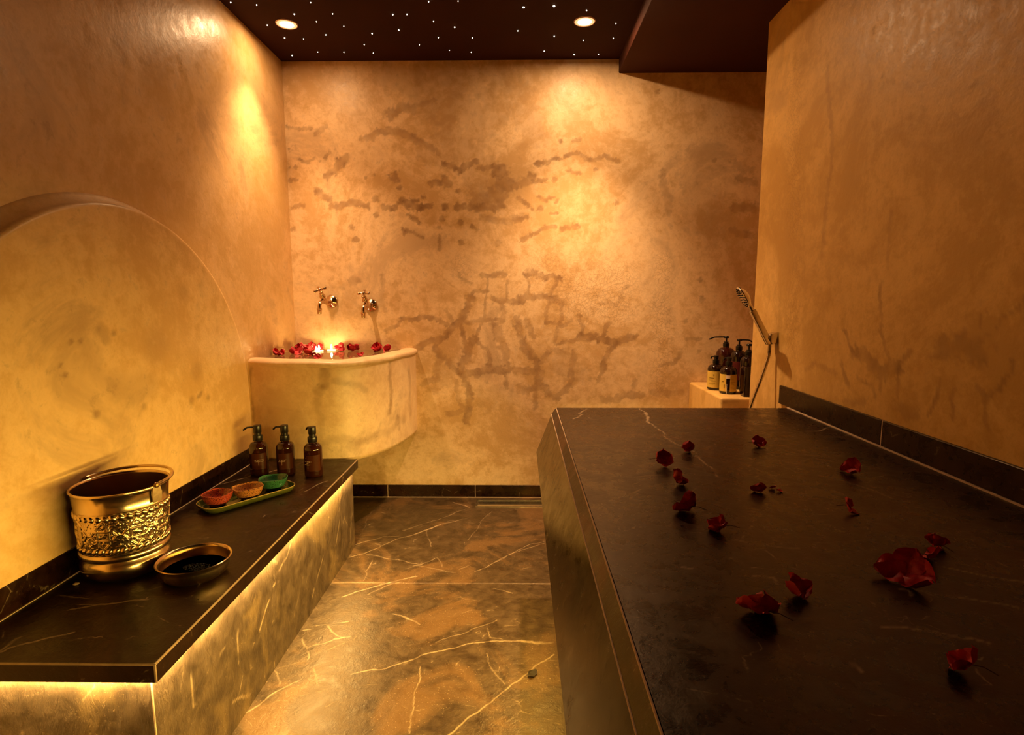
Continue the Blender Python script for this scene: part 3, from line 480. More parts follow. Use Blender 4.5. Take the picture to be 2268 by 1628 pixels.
# linear floor drain
dr = thing('floor_drain', 'long steel channel drain set in the floor below the back wall', 'drain', (0.245, 3.189, 0))
hw, hd = 0.50, 0.055
f = MB()
f.box(-hw, hw, -hd, -hd + 0.006, -0.02, 0.0035); f.box(-hw, hw, hd - 0.006, hd, -0.02, 0.0035)
f.box(-hw, -hw + 0.006, -hd + 0.006, hd - 0.006, -0.02, 0.0035); f.box(hw - 0.006, hw, -hd + 0.006, hd - 0.006, -0.02, 0.0035)
f.build('frame', 'steel', dr, smooth=0)
MB().box(-hw + 0.010, hw - 0.008, -hd + 0.010, hd - 0.010, -0.012, 0.0018).build('cover_plate', 'steel', dr, bevel=0.002)
MB().box(-hw + 0.006, hw - 0.006, -hd + 0.006, hd - 0.006, -0.02, -0.013).build('channel', 'wick', dr, smooth=0)

# ================================================================== large things
# stone bench with the light strip under its overhanging top
bench = thing('stone_bench', 'low dark marble bench along the left wall with glowing strip below its top', 'bench')
me, U, V = grid_mesh('bench_top', lin(XBB, XB - 0.004, 0.0045), lin(YB0 + 0.004, YB1 - 0.004, 0.0045), lambda u, v: np.stack([u, v, np.full_like(u, ZB)], 1))
set_attr(me, 'vein', paint(U, V, ST_BENCH, soft=0.6, amp=0.07, levels=4, minw=0.0045, seed=9))
top = link('top', me, 'stone_bench', bench, 0)
MB().box(XBB, XB - 0.0035, YB0 + 0.0035, YB1 - 0.0035, ZB - TB, ZB - 0.0006).build('top_core', 'stone_bench', top, smooth=0)
MB().box(XB - 0.0035, XB, YB0 + 0.004, YB1 - 0.004, ZB - TB, ZB - 0.004).build('edge_tile', 'stone_bench', top, smooth=0)
MB().box(XBB, XB - 0.004, YB0, YB0 + 0.0035, ZB - TB, ZB - 0.004).build('edge_tile', 'stone_bench', top, smooth=0)
MB().box(XBB, XB - 0.004, YB1 - 0.0035, YB1, ZB - TB, ZB - 0.004).build('edge_tile', 'stone_bench', top, smooth=0)
def bevel_strip(pts_a, pts_b, mat, parent, name='edge_bevel'):
    v = list(pts_a) + list(pts_b); n = len(pts_a)
    MB().add(v, [(i, i + 1, n + i + 1, n + i) for i in range(n - 1)]).build(name, mat, parent, smooth=0)
bevel_strip([(XB - 0.0045, YB0 + 0.004, ZB), (XB - 0.0045, YB1 - 0.004, ZB)], [(XB, YB0 + 0.004, ZB - 0.0045), (XB, YB1 - 0.004, ZB - 0.0045)], 'edge', top)
bevel_strip([(XBB, YB0 + 0.0045, ZB), (XB - 0.004, YB0 + 0.0045, ZB)], [(XBB, YB0, ZB - 0.0045), (XB - 0.004, YB0, ZB - 0.0045)], 'edge', top)
bevel_strip([(XBB, YB1 - 0.0045, ZB), (XB - 0.004, YB1 - 0.0045, ZB)], [(XBB, YB1, ZB - 0.0045), (XB - 0.004, YB1, ZB - 0.0045)], 'edge', top)
MB().box(XB - 0.0045, XB - 0.0005, YB0 + 0.0003, YB0 + 0.0045, ZB - TB, ZB - 0.002).build('edge_bevel', 'edge', top, smooth=0)
MB().box(XB - 0.0045, XB - 0.0005, YB1 - 0.0045, YB1 - 0.0003, ZB - TB, ZB - 0.002).build('edge_bevel', 'edge', top, smooth=0)
YP0, YP1 = 1.1235, 2.612
MB().box(XBB, XP - 0.004, YP0 + 0.004, YP1 - 0.004, 0, ZB - TB).build('plinth_core', 'grout', bench, smooth=0)
me, U, V = grid_mesh('front_panel', lin(YP0 + 0.001, YP1, 0.006), lin(0.0, ZB - TB, 0.006), lambda u, v: np.stack([np.full_like(u, XP), u, v], 1))
set_attr(me, 'vein', paint(U, V, ST_PLINTH, soft=0.6, amp=0.06, levels=4, minw=0.006, seed=11))
link('front_panel', me, 'stone_plinth', bench, 0)
MB().box(XBB, XP - 0.001, YP0, YP0 + 0.004, 0, ZB - TB).build('end_panel', 'stone_plinth', bench, smooth=0)
MB().box(XBB, XP - 0.001, YP1 - 0.004, YP1, 0, ZB - TB).build('end_panel', 'stone_plinth', bench, smooth=0)
MB().box(XP - 0.0015, XP + 0.0012, YP0 - 0.0012, YP0 + 0.0015, 0, ZB - TB).build('corner_joint', 'grout', bench, smooth=0)
MB().add([(XP + 0.004, YP0 + 0.004, ZB - TB - 0.001), (XP + 0.014, YP0 + 0.004, ZB - TB - 0.001), (XP + 0.014, YP1 - 0.006, ZB - TB - 0.001), (XP + 0.004, YP1 - 0.006, ZB - TB - 0.001)], [(0, 1, 2, 3)]).build('light_strip', 'led', bench, smooth=0)
MB().add([(XBB + 0.02, YP0 - 0.012, ZB - TB - 0.001), (XP + 0.004, YP0 - 0.012, ZB - TB - 0.001), (XP + 0.004, YP0 - 0.004, ZB - TB - 0.001), (XBB + 0.02, YP0 - 0.004, ZB - TB - 0.001)], [(0, 1, 2, 3)]).build('light_strip', 'led', bench, smooth=0)

# massage slab
slab = thing('massage_slab', 'high dark marble massage slab filling the right side of the room', 'massage slab')
Y0S = -0.80
me, U, V = grid_mesh('slab_top', lin(XS + 0.0025, XR, 0.005), lin(Y0S, YS, 0.005), lambda u, v: np.stack([u, v, np.full_like(u, ZS)], 1))
set_attr(me, 'vein', paint(U, V, ST_SLAB, soft=0.6, amp=0.08, levels=4, minw=0.0045, seed=13))
link('top', me, 'stone', slab, 0)
def catmull(P, n):
    P = [np.array(p, float) for p in P]; Q = [2 * P[0] - P[1]] + P + [2 * P[-1] - P[-2]]; out = []
    for i in range(1, len(Q) - 2):
        for t in np.linspace(0, 1, n, endpoint=False):
            a, b, c_, d = Q[i - 1:i + 3]
            out.append(0.5 * (2 * b + (c_ - a) * t + (2 * a - 5 * b + 4 * c_ - d) * t * t + (3 * b - a - 3 * c_ + d) * t ** 3))
    return np.array(out + [P[-1]])
XD, ZD, XK = 0.0700, 0.560, 0.235        # lower lip of the sloping side, recessed plinth below it
SD = np.array([(0.131 + (XD - 0.131) * t, 0.719 + (ZD - 0.719) * t) for t in np.linspace(0, 1, 22)])
me, U, V = grid_mesh('side_panel', lin(Y0S, YS, 0.02), np.arange(len(SD)), lambda u, v: np.stack([SD[v.astype(int), 0], u, SD[v.astype(int), 1]], 1))
o = link('side_panel', me, 'stone_side', slab, 30)
MB().add([(XS - 0.0015, Y0S, ZS - 0.001), (XS - 0.0015, YS, ZS - 0.001), (XS - 0.019, YS, ZS - 0.0255), (XS - 0.019, Y0S, ZS - 0.0255)], [(0, 1, 2, 3)]).build('edge_strip', 'stone_strip', slab, smooth=0)
MB().tube([(XS, Y0S, ZS - 0.0012), (XS, YS, ZS - 0.0012)], 0.0018, 6).build('grout_line', 'grout', slab)
MB().tube([(XS - 0.0200, Y0S, ZS - 0.0280), (XS - 0.0200, YS, ZS - 0.0280)], 0.0017, 6).build('grout_line', 'grout', slab)
MB().box(XD + 0.012, XR, Y0S, YS - 0.001, ZD - 0.0005, ZD + 0.02).build('underside', 'stone_side', slab, smooth=0)
MB().box(XK, XR, Y0S, YS - 0.12, 0.0, ZD - 0.0005).build('plinth', 'stone_side', slab, smooth=0)
MB().add([(XD + 0.013, 0.30, ZD - 0.0010), (XD + 0.019, 0.30, ZD - 0.0140), (XD + 0.019, YS - 0.03, ZD - 0.0140), (XD + 0.013, YS - 0.03, ZD - 0.0010)], [(0, 1, 2, 3)]).build('light_strip', 'led_slab', slab, smooth=0)
prof = [(XS, ZS - 0.0005), (XS - 0.02, ZS - 0.027)] + [tuple(p) for p in SD] + [(XR, ZD), (XR, ZS - 0.0005)]
MB().add([(x, YS - 0.0005, z) for x, z in prof], [tuple(range(len(prof)))]).build('end_panel', 'stone_side', slab, smooth=0)
MB().add([(x, Y0S + 0.0005, z) for x, z in prof], [tuple(range(len(prof)))]).build('end_panel', 'stone_side', slab, smooth=0)

# plaster ledge in the shower recess
ZL, XLD = 0.706, 0.995
ledge = MB().box(XLD, XF - 0.002, YE + 0.004, D - 0.001, 0.0, ZL)
o = ledge.build('wall_ledge', 'plaster_right', bevel=0.012, segs=4, smooth=50)
tag(o, 'pale plaster ledge in the shower recess beyond the slab', kind='structure')

# corner basin
def basin():
    root = thing('corner_basin', 'cream plaster water basin built into the back left corner', 'basin')
    C_ = catmull([(XL, 2.715), (-1.20, 2.672), (-1.05, 2.646), (-0.92, 2.648), (-0.82, 2.685), (-0.735, 2.78), (-0.672, 2.92), (-0.632, 3.08), (-0.612, 3.22), (-0.610, D)], 12)
    n = len(C_)
    tg = np.gradient(C_, axis=0); tg /= np.linalg.norm(tg, axis=1)[:, None]
    N = np.stack([tg[:, 1], -tg[:, 0]], 1)
    wl = np.clip(1 - np.arange(n) / 14, 0, 1)[:, None]; wr = wl[::-1]
    N = N * (1 - wl) + np.array((0, -1.0)) * wl; N = N * (1 - wr) + np.array((1.0, 0)) * wr
    N /= np.linalg.norm(N, axis=1)[:, None]
    s = np.concatenate([[0], np.cumsum(np.hypot(*np.diff(C_, axis=0).T))])
    def loft(prof, name, mat, parent, stain=None):
        pr = np.array(prof); m = len(pr)
        P = np.concatenate([np.column_stack([C_ + N * o_, np.full(n, z)]) for o_, z in pr])
        P[:, 0] = np.maximum(P[:, 0], XL); P[:, 1] = np.minimum(P[:, 1], D)
        P[:, 2] += 0.0022 * np.tile(np.sin(s * 9) + 0.6 * np.sin(s * 21 + 1), m) * np.clip((P[:, 2] - 0.8) / 0.1, 0, 1)
        k = np.arange(n - 1)
        F = np.concatenate([np.stack([i * n + k, i * n + k + 1, (i + 1) * n + k + 1, (i + 1) * n + k], 1) for i in range(m - 1)])
        me = raw_mesh(name, P, F)
        if stain: set_attr(me, 'stain', paint(np.tile(s, m), P[:, 2], stain, soft=0.6, ragged=0.3, seed=4))
        return link(name, me, mat, parent, 60)
    zz = [(0, z) for z in np.linspace(0.42, 0.862, 62)]
    st = [(0.045, 0.5, [(0.40, 0.86), (0.405, 0.79), (0.37, 0.76)]), (0.02, 0.5, [(0.50, 0.79)]), (0.03, 0.3, [(0.44, 0.81), (0.54, 0.785), (0.60, 0.75)]), (0.03, 0.25, [(0.36, 0.72), (0.37, 0.52)]),
          (0.028, 0.45, [(0.79, 0.86), (0.80, 0.70), (0.77, 0.60)]), (0.04, 0.3, [(0.35, 0.50), (0.60, 0.495), (0.75, 0.50), (0.95, 0.53)]), (0.03, 0.35, [(0.85, 0.56), (0.87, 0.50)]), (0.02, 0.4, [(0.01, 0.86), (0.01, 0.6)]), (0.2, 0.12, [(0.15, 0.7), (0.2, 0.5)]), (0.04, 0.3, [(1.02, 0.8), (1.03, 0.55)])]
    loft([(-0.05, 0.400), (-0.02, 0.400), (-0.006, 0.407)] + zz + [(0.002, 0.872)], 'body', 'plaster_basin', root, st)
    loft([(0.002, 0.872), (0.0075, 0.877), (0.0100, 0.885), (0.0085, 0.893), (0.002, 0.900), (-0.010, 0.9045), (-0.03, 0.907), (-0.06, 0.906), (-0.08, 0.901), (-0.090, 0.893), (-0.096, 0.88), (-0.10, 0.80), (-0.14, 0.64)], 'rim', 'plaster_basin', root)
    def sheet(off, z, name, mat, parent):
        q = C_ + N * off; q[:, 0] = np.maximum(q[:, 0], XL); q[:, 1] = np.minimum(q[:, 1], D)
        v = [(p[0], p[1], z) for p in q] + [(XL, D, z)]
        return MB().add(v, [tuple(range(len(v)))]).build(name, mat, parent, smooth=0)
    sheet(-0.045, 0.401, 'underside', 'plaster_basin', root)
    sheet(-0.13, 0.645, 'inner_floor', 'plaster_basin', root)
    sheet(-0.0875, 0.8955, 'water', 'water', root)
basin()
ZW = 0.8955

# ================================================================== lamps
def downlight(x, y, label, k, kb):
    root = thing('downlight', label, 'ceiling light', (x, y, ZC), group='downlights in the star ceiling')
    MB().lathe([(0.046, 0.0), (0.046, -0.003), (0.048, -0.0045), (0.050, -0.003), (0.051, 0.0)], 40, False, False).build('trim_ring', 'trim', root)
    MB().lathe([(0.046, -0.0025), (0.033, -0.0035)], 40, False, False).build('trim_glow', 'trim_glow', root)  # lens light on the trim, done as emission
    MB().lathe([(0.033, -0.0035), (0.0, -0.0038)], 40, True, False).build('lens', 'lens', root)
    l = bpy.data.lights.new('downlight_beam', 'AREA'); l.shape = 'DISK'; l.size = 0.055; l.energy = SPOT_W * k; l.color = SPOT_COL; l.spread = SPREAD
    lo = bpy.data.objects.new('downlight_beam', l); COL.objects.link(lo); lo.parent = root; lo.location = (0, 0, -0.008)
    l = bpy.data.lights.new('downlight_spot', 'SPOT'); l.energy = BEAM_W * kb; l.color = SPOT_COL; l.spot_size = math.radians(BEAM_DEG); l.spot_blend = 1.0; l.shadow_soft_size = 0.022
    lo = bpy.data.objects.new('downlight_spot', l); COL.objects.link(lo); lo.parent = root; lo.location = (0, 0, -0.012)
SPREAD = math.radians(178)
downlight(-1.11, 2.867, 'round recessed downlight near the left wall of the star ceiling', 0.44, 0.50)
downlight(0.306, 2.863, 'round recessed downlight near the lowered ceiling edge on the right', 1.15, 0.95)
STARS = [(-1.274,2.662),(-1.170,2.686),(-0.922,2.668),(-1.036,2.772),(-1.207,2.875),(-0.960,2.844),(-0.859,2.771),(-0.845,2.892),(-0.962,2.981),(-1.180,3.012),(-1.089,3.023),(-1.226,3.221),(-1.072,3.178),(-0.934,3.183),(-0.781,3.196),(-0.801,3.093),(-0.729,2.971),(-0.585,2.783),(-0.519,2.782),(-0.590,2.937),(-0.401,2.669),(-0.271,2.667),(-0.407,2.850),(-0.314,2.911),(-0.408,3.018),(-0.238,3.025),(-0.517,3.098),(-0.371,3.168),(-0.258,3.194),(0.017,2.727),(0.153,2.718),(-0.010,2.953),(0.172,3.015),(0.303,2.758),(0.457,2.885),(0.470,3.041),(0.322,3.063),(0.422,3.231),(0.293,3.235),(0.129,3.187)]
s0 = MB().lathe([(0.0034, 0.0), (0.0030, -0.0022), (0.0016, -0.0036), (0.0, -0.004)], 10, True, False).build('star_light', 'star')
rs = random.Random(5)
for i, (x, y) in enumerate(STARS):
    o = s0 if i == 0 else s0.copy()
    if i: COL.objects.link(o)
    k = rs.choice((0.45, 0.6, 0.75, 0.85))
    if (x, y) in ((0.017, 2.727), (0.153, 2.718)): k = 1.5
    o.location = (x, y, ZC); o.scale = (k, k, 1)
    lab = 'tiny pale star light point in the dark ceiling'
    if (x, y) == (0.017, 2.727): lab = 'brighter larger star light, left one of the pair left of the right downlight'
    if (x, y) == (0.153, 2.718): lab = 'brighter larger star light, right one of the pair left of the right downlight'
    if (x, y) == (0.303, 2.758): lab = 'star light just in front of the right downlight'
    if (x, y) == (-1.036, 2.772): lab = 'star light just in front of the left downlight'
    if (x, y) == (0.422, 3.231): lab = 'star light nearest the back right corner beside the lowered ceiling'
    if (x, y) == (-1.226, 3.221): lab = 'star light nearest the back left corner of the ceiling'
    tag(o, lab, 'star light', 'star lights in the ceiling')

# ================================================================== small things
def glyphs(rows, ch=0.0045, cw=0.0030, gap=0.0012, lead=0.0075, seed=1, align='l', stroke=0.0007):
    """rows of small illegible print marks, flat in x/z, centred on the origin"""
    r = random.Random(seed); out = []
    for j, n in enumerate(rows):
        wtot = n * (cw + gap); x = -wtot / 2 if align == 'c' else 0.0
        z = -j * lead
        for i in range(n):
            if r.random() < 0.12: x += cw + gap; continue
            for k in range(r.choice((2, 2, 3))):
                if r.random() < 0.55:
                    xx = x + r.choice((0, cw - stroke)); out.append((xx, xx + stroke, z, z + ch))
                else:
                    zz = z + r.choice((0, ch / 2, ch - stroke)); out.append((x, x + cw, zz, zz + stroke))
            x += cw + gap
    return out
def wrap_rects(rects, rad, a0, z0, th=0.0003):
    mb = MB()
    for x0, x1, za, zb in rects:
        n = max(1, int((x1 - x0) / 0.004)); v = []; f = []
        for i in range(n + 1):
            a = a0 + (x0 + (x1 - x0) * i / n) / rad
            for z in (za, zb):
                v.append((rad * math.cos(a), rad * math.sin(a), z0 + z)); v.append(((rad + th) * math.cos(a), (rad + th) * math.sin(a), z0 + z))
        for i in range(n):
            o = i * 4; f += [(o + 1, o + 3, o + 7, o + 5), (o, o + 4, o + 6, o + 2), (o, o + 1, o + 5, o + 4), (o + 2, o + 6, o + 7, o + 3)]
        f += [(0, 2, 3, 1), (n * 4, n * 4 + 1, n * 4 + 3, n * 4 + 2)]
        mb.add(v, f)
    return mb
def pump_bottle(name, label, cat, loc, r, hb, hs, mat, noz_ang, noz_len, head='round', group=None, neck=0.016, total=None):
    """body radius r, straight wall to hb, shoulder to hs"""
    root = thing(name, label, cat, loc, 0, group)
    p = [(r * 0.80, 0.0), (r * 0.93, 0.002), (r * 0.985, 0.006), (r, 0.014), (r, hb)]
    for a in np.linspace(0, PI / 2, 9)[1:]:
        p.append((neck + (r - neck) * math.cos(a), hb + (hs - 0.006 - hb) * math.sin(a)))
    p += [(neck, hs)]
    body = MB().lathe(p, 40).build('bottle', mat, root)
    z = hs
    if head == 'round':      # metal cap pump
        MB().lathe([(0.0200, z - 0.001), (0.0205, z), (0.0205, z + 0.020), (0.0200, z + 0.022), (0.0145, z + 0.022)], 28).build('collar', 'pump', root)
        MB().lathe([(0.0142, z + 0.022), (0.0142, z + 0.036)], 24).build('pump_stem', 'pump', root)
        hd = MB().lathe([(0.0160, z + 0.034), (0.0165, z + 0.035), (0.0165, z + 0.064), (0.0158, z + 0.0665), (0.013, z + 0.067)], 28).build('pump_head', 'pump', root)
        zn = z + 0.058
    elif head == 'tall':
        MB().lathe([(0.017, z - 0.001), (0.0175, z), (0.0175, z + 0.018), (0.0120, z + 0.021), (0.0120, z + 0.027)], 24).build('collar', 'pump', root)
        MB().lathe([(0.0045, z + 0.026), (0.0045, z + 0.050)], 14).build('pump_stem', 'pump', root)
        hd = MB().lathe([(0.012, z + 0.046), (0.0135, z + 0.048), (0.0135, z + 0.055), (0.011, z + 0.058)], 20).build('pump_head', 'pump', root)
        zn = z + 0.053
    else:                    # short locked pump
        MB().lathe([(0.0165, z - 0.001), (0.017, z), (0.017, z + 0.018), (0.011, z + 0.020)], 24).build('collar', 'pump', root)
        hd = MB().lathe([(0.011, z + 0.019), (0.0105, z + 0.030), (0.013, z + 0.032), (0.013, z + 0.040), (0.010, z + 0.042)], 20).build('pump_head', 'pump', root)
        zn = z + 0.036
    d = Vector((math.cos(noz_ang), math.sin(noz_ang), 0)); b = Vector((0, 0, zn)) + d * 0.008
    q = [b, b + d * noz_len * 0.35, b + d * noz_len * 0.66 + Vector((0, 0, -0.001)), b + d * noz_len * 0.78 + Vector((0, 0, -0.004)), b + d * noz_len + Vector((0, 0, -0.013))]
    MB().tube(q, [0.0042, 0.0040, 0.0038, 0.0040, 0.0040], 10).build('nozzle', 'pump', root)
    return root, body
# three amber soap bottles on the bench
M['brown_label'] = plain('brown_print_panel', (0.055, 0.0145, 0.0032), 0.22, var=0.15, scale=20)
for loc, na, nl, toff, rows, lab in (
        ((-1.146, 2.405, ZB), PI * 1.03, 0.052, -6, [11, 11], 'amber glass pump bottle nearest the wall on the bench, leftmost of three'),
        ((-1.029, 2.408, ZB), PI * 0.93, 0.047, -26, [10, 9], 'amber glass pump bottle in the middle of three on the bench'),
        ((-0.897, 2.381, ZB), PI * 0.76, 0.045, -38, [10, 6, 8], 'amber glass pump bottle nearest the bench edge, rightmost of three')):
    root, body = pump_bottle('soap_bottle', lab, 'bottle', loc, 0.0388, 0.118, 0.152, 'amber', na, nl, 'round', 'amber pump bottles on the bench')
    phi = math.atan2(-loc[1], -loc[0])
    wrap_rects([(-0.032, 0.030, 0.0, 0.070)], 0.0389, phi, 0.030).build('label', 'brown_label', root)
    g = glyphs(rows, 0.0038, 0.0026, 0.0010, 0.0068, seed=int(-toff) + 2)
    wrap_rects(g + [(0.017, 0.0176, -0.022 - 0.007 * (len(rows) - 2), -0.006 - 0.007 * (len(rows) - 2))], 0.0393, phi + math.radians(toff) - 0.42, 0.070).build('print', 'white_ink', root, smooth=0)

# speckled bowls on the green tray
def tray():
    root = thing('serving_tray', 'long olive green glazed tray holding three speckled bowls', 'tray', (-1.046, 2.088, ZB), math.radians(53))
    def outline(L, W_, r, n=10):
        pts = []
        for cx, cy, a0 in ((L / 2 - r, W_ / 2 - r, 0), (-L / 2 + r, W_ / 2 - r, PI / 2), (-L / 2 + r, -W_ / 2 + r, PI), (L / 2 - r, -W_ / 2 + r, 1.5 * PI)):
            for k in range(n + 1): a = a0 + PI / 2 * k / n; pts.append((cx + r * math.cos(a), cy + r * math.sin(a)))
        return pts
    rings = [(0.310, 0.095, 0.030, 0.0), (0.328, 0.113, 0.035, 0.002), (0.349, 0.134, 0.045, 0.014), (0.354, 0.139, 0.048, 0.022), (0.353, 0.138, 0.048, 0.0245), (0.348, 0.133, 0.045, 0.0245), (0.343, 0.128, 0.043, 0.018), (0.330, 0.115, 0.038, 0.0065), (0.30, 0.085, 0.025, 0.0055)]
    v = []; f = []
    for L, W_, r, z in rings: o = outline(L, W_, r); v += [(x, y, z) for x, y in o]
    n = len(o)
    for i in range(len(rings) - 1):
        for k in range(n): k2 = (k + 1) % n; f.append((i * n + k, i * n + k2, (i + 1) * n + k2, (i + 1) * n + k))
    f.append(tuple(range(n))[::-1]); f.append(tuple((len(rings) - 1) * n + k for k in range(n)))
    MB().add(v, f).build('dish', 'green_glaze', root, smooth=50)
    q = outline(0.3525, 0.1375, 0.048)
    MB().tube([(x, y, 0.0243) for x, y in q], 0.0016, 6, True).build('rim', M['rim_tan'], root)
M['rim_tan'] = plain('worn_glaze_rim', (0.34, 0.24, 0.06), 0.3, var=0.2)
tray()
for loc, mat, lab, sd in (((-1.122, 2.010), 'glaze_red', 'small red bowl with black speckles on the tray', 1), ((-1.042, 2.082), 'glaze_orange', 'small orange bowl with black speckles on the tray', 2), ((-0.990, 2.187), 'glaze_green', 'small green speckled bowl at the far end of the tray', 3)):
    r = random.Random(sd); z0 = ZB + 0.0060
    root = thing('speckled_bowl', lab, 'bowl', (*loc, z0), 0, 'speckled bowls on the tray')
    pr = [(0.014, 0.0), (0.020, 0.0006), (0.030, 0.0050), (0.0385, 0.0125), (0.0450, 0.0220), (0.0500, 0.0330), (0.0540, 0.0465), (0.0542, 0.0485), (0.0525, 0.0490), (0.0508, 0.0455), (0.0465, 0.0320), (0.0410, 0.0210), (0.0330, 0.0120), (0.020, 0.0055), (0.0, 0.004)]
    mb = MB().lathe(pr, 48, True, False)
    k = [r.uniform(-1, 1) for _ in range(4)]
    mb.v = [(x * (1 + 0.03 * math.sin(2 * math.atan2(y, x) + k[0])), y * (1 + 0.03 * math.sin(2 * math.atan2(y, x) + k[1])), z + 0.0022 * (z / 0.048) * math.sin(3 * math.atan2(y, x) + 3 * k[2])) for x, y, z in mb.v]
    mb.build('bowl_body', mat, root, smooth=50)
    if mat == 'glaze_green':
        for i in range(5):
            a = i * 1.3; rr = 0.004 + 0.0045 * (i % 3)
            MB().lathe([(0.0, -0.004), (0.0035, -0.0025), (0.005, 0.0), (0.0035, 0.003), (0.0, 0.004)], 10, False, False, T(rr * math.cos(a) + 0.003, rr * math.sin(a) - 0.003, 0.0095)).build('black_seed', 'wick', root)

# embossed brass bucket
def poly_d(u, v, pts):
    d = np.full(u.shape, 9.0)
    for a, b in zip(pts, pts[1:] + pts[:1]):
        dx, dy = b[0] - a[0], b[1] - a[1]; L2 = dx * dx + dy * dy
        t = np.clip(((u - a[0]) * dx + (v - a[1]) * dy) / L2, 0, 1)
        d = np.minimum(d, np.hypot(u - a[0] - t * dx, v - a[1] - t * dy))
    return d
def bucket():
    cx, cy = -1.131, 1.536
    root = thing('brass_bucket', 'embossed brass bucket with folded handle standing on the bench', 'bucket', (cx, cy, ZB))
    MB().lathe([(0.074, 0.002), (0.080, 0.0), (0.090, 0.003), (0.102, 0.012), (0.1105, 0.028), (0.1115, 0.040), (0.108, 0.052), (0.1035, 0.058), (0.1035, 0.061)], 80, True, False).build('foot', 'brass', root, smooth=60)
    MB().lathe([(0.1035, 0.061), (0.108, 0.0625), (0.1115, 0.067), (0.1125, 0.073), (0.1110, 0.079), (0.1075, 0.0825)], 80, False, False).build('base_ring', 'brass', root, smooth=60)
    z0, z1 = 0.0825, 0.200
    nth, nz = 900, 130
    def fn(u, v):
        r = 0.1075 + (0.1130 - 0.1075) * (v - z0) / (z1 - z0)
        s = u * 0.110; h = np.zeros_like(u)
        per = 2 * PI * 0.110 / 9; x = (s + per / 2) % per - per / 2; y = v - (z0 + z1) / 2
        hv = [(0.0140, 0.0235), (0.0, 0.0375), (-0.0140, 0.0235), (-0.0140, -0.0235), (0.0, -0.0375), (0.0140, -0.0235)]
        hh = [(0.031, 0.0), (0.022, 0.0125), (-0.022, 0.0125), (-0.031, 0.0), (-0.022, -0.0125), (0.022, -0.0125)]
        for pl in (hv, hh):
            for sx in (-per, 0, per):
                d = poly_d(x - sx, y, pl)
                h = np.maximum(h, 0.0026 * np.clip(1.6 - np.abs(d - 0.0012) / 0.0010, 0, 1))
        # flowers and dots between the lines
        for k, (fx, fy, amp) in enumerate(((0.0, 0.0, 0.0016), (0.0, 0.0225, 0.0012), (0.0, -0.0225, 0.0012), (per / 2, 0.030, 0.0015), (per / 2, -0.030, 0.0015), (0.021, 0.0, 0.0012), (-0.021, 0.0, 0.0012), (per / 2, 0.0, 0.0010))):
            dx = (x - fx + per / 2) % per - per / 2; dy = y - fy
            rr = np.hypot(dx, dy); an = np.arctan2(dy, dx)
            h = np.maximum(h, amp * np.clip(1.3 - rr / (0.0052 * (0.72 + 0.35 * np.cos(5 * an + k))), 0, 1))
        h += 0.0011 * np.clip(vnoise(s * 260, v * 260, 5), -0.2, 1) * (np.abs(y) < 0.040) * (h < 0.0008)
        # braided rows
        for yc, sgn in ((0.0475, 1), (-0.0475, -1)):
            p2 = 2 * PI * 0.110 / 38; xx = (s + sgn * 0.35 * (y - yc) + p2 / 2) % p2 - p2 / 2
            q = (xx / (p2 * 0.46)) ** 2 + ((y - yc) / 0.0085) ** 2
            h = np.maximum(h, 0.0048 * np.sqrt(np.clip(1 - q, 0, 1)))
        rr = r + h
        return np.stack([rr * np.cos(u), rr * np.sin(u), v], 1)
    us = np.linspace(0, 2 * PI, nth + 1); me, U, V = grid_mesh('embossed_wall', us, np.linspace(z0, z1, nz), fn)
    o = link('embossed_wall', me, 'brass', root, 0); me.polygons.foreach_set('use_smooth', [True] * len(me.polygons))
    MB().lathe([(0.1130, 0.200), (0.1140, 0.2015), (0.1130, 0.203), (0.1165, 0.243), (0.1190, 0.2475), (0.1215, 0.2515), (0.1205, 0.2550), (0.1175, 0.2555), (0.1150, 0.2535), (0.1140, 0.249)], 96, False, False).build('rim_band', 'brass', root, smooth=50)
    MB().lathe([(0.1140, 0.249), (0.1105, 0.200), (0.1095, 0.150), (0.1035, 0.070), (0.080, 0.020), (0.0, 0.016)], 80, False, False).build('inner_wall', 'brass_dark', root, smooth=60)
    a0 = math.radians(-12)
    for k in (0, 1):
        a = a0 + PI * k; m = RZ(a) @ T(0.1195, 0, 0.222)
        lug = MB()
        pts = [(-0.013, -0.012), (0.013, -0.012), (0.015, 0.012), (0.010, 0.030), (0.0, 0.041), (-0.010, 0.030), (-0.015, 0.012)]
        v = [(x_, y_, z_) for x_ in (-0.002, 0.0022) for y_, z_ in pts]; n = len(pts)
        f = [tuple(range(n)), tuple(range(n, 2 * n))[::-1]] + [(i, (i + 1) % n, n + (i + 1) % n, n + i) for i in range(n)]
        lug.add(v, f).tf(m).build('handle_lug', 'brass', root, bevel=0.0012)
        MB().lathe([(0.0, -0.004), (0.0065, -0.003), (0.0075, 0.0), (0.0065, 0.005), (0.0, 0.007)], 14, False, False, m @ T(0.002, 0, 0.034) @ RY(PI / 2)).build('pivot', 'brass_dark', root)
    pts = []
    for t in np.linspace(0, PI, 40):
        a = a0 + t; rr = 0.1235 + 0.004 * math.sin(t)
        pts.append((rr * math.cos(a), rr * math.sin(a), 0.2590 + 0.006 * math.sin(t)))
    MB().tube(pts, 0.0046, 10).build('handle', 'brass', root)
bucket()

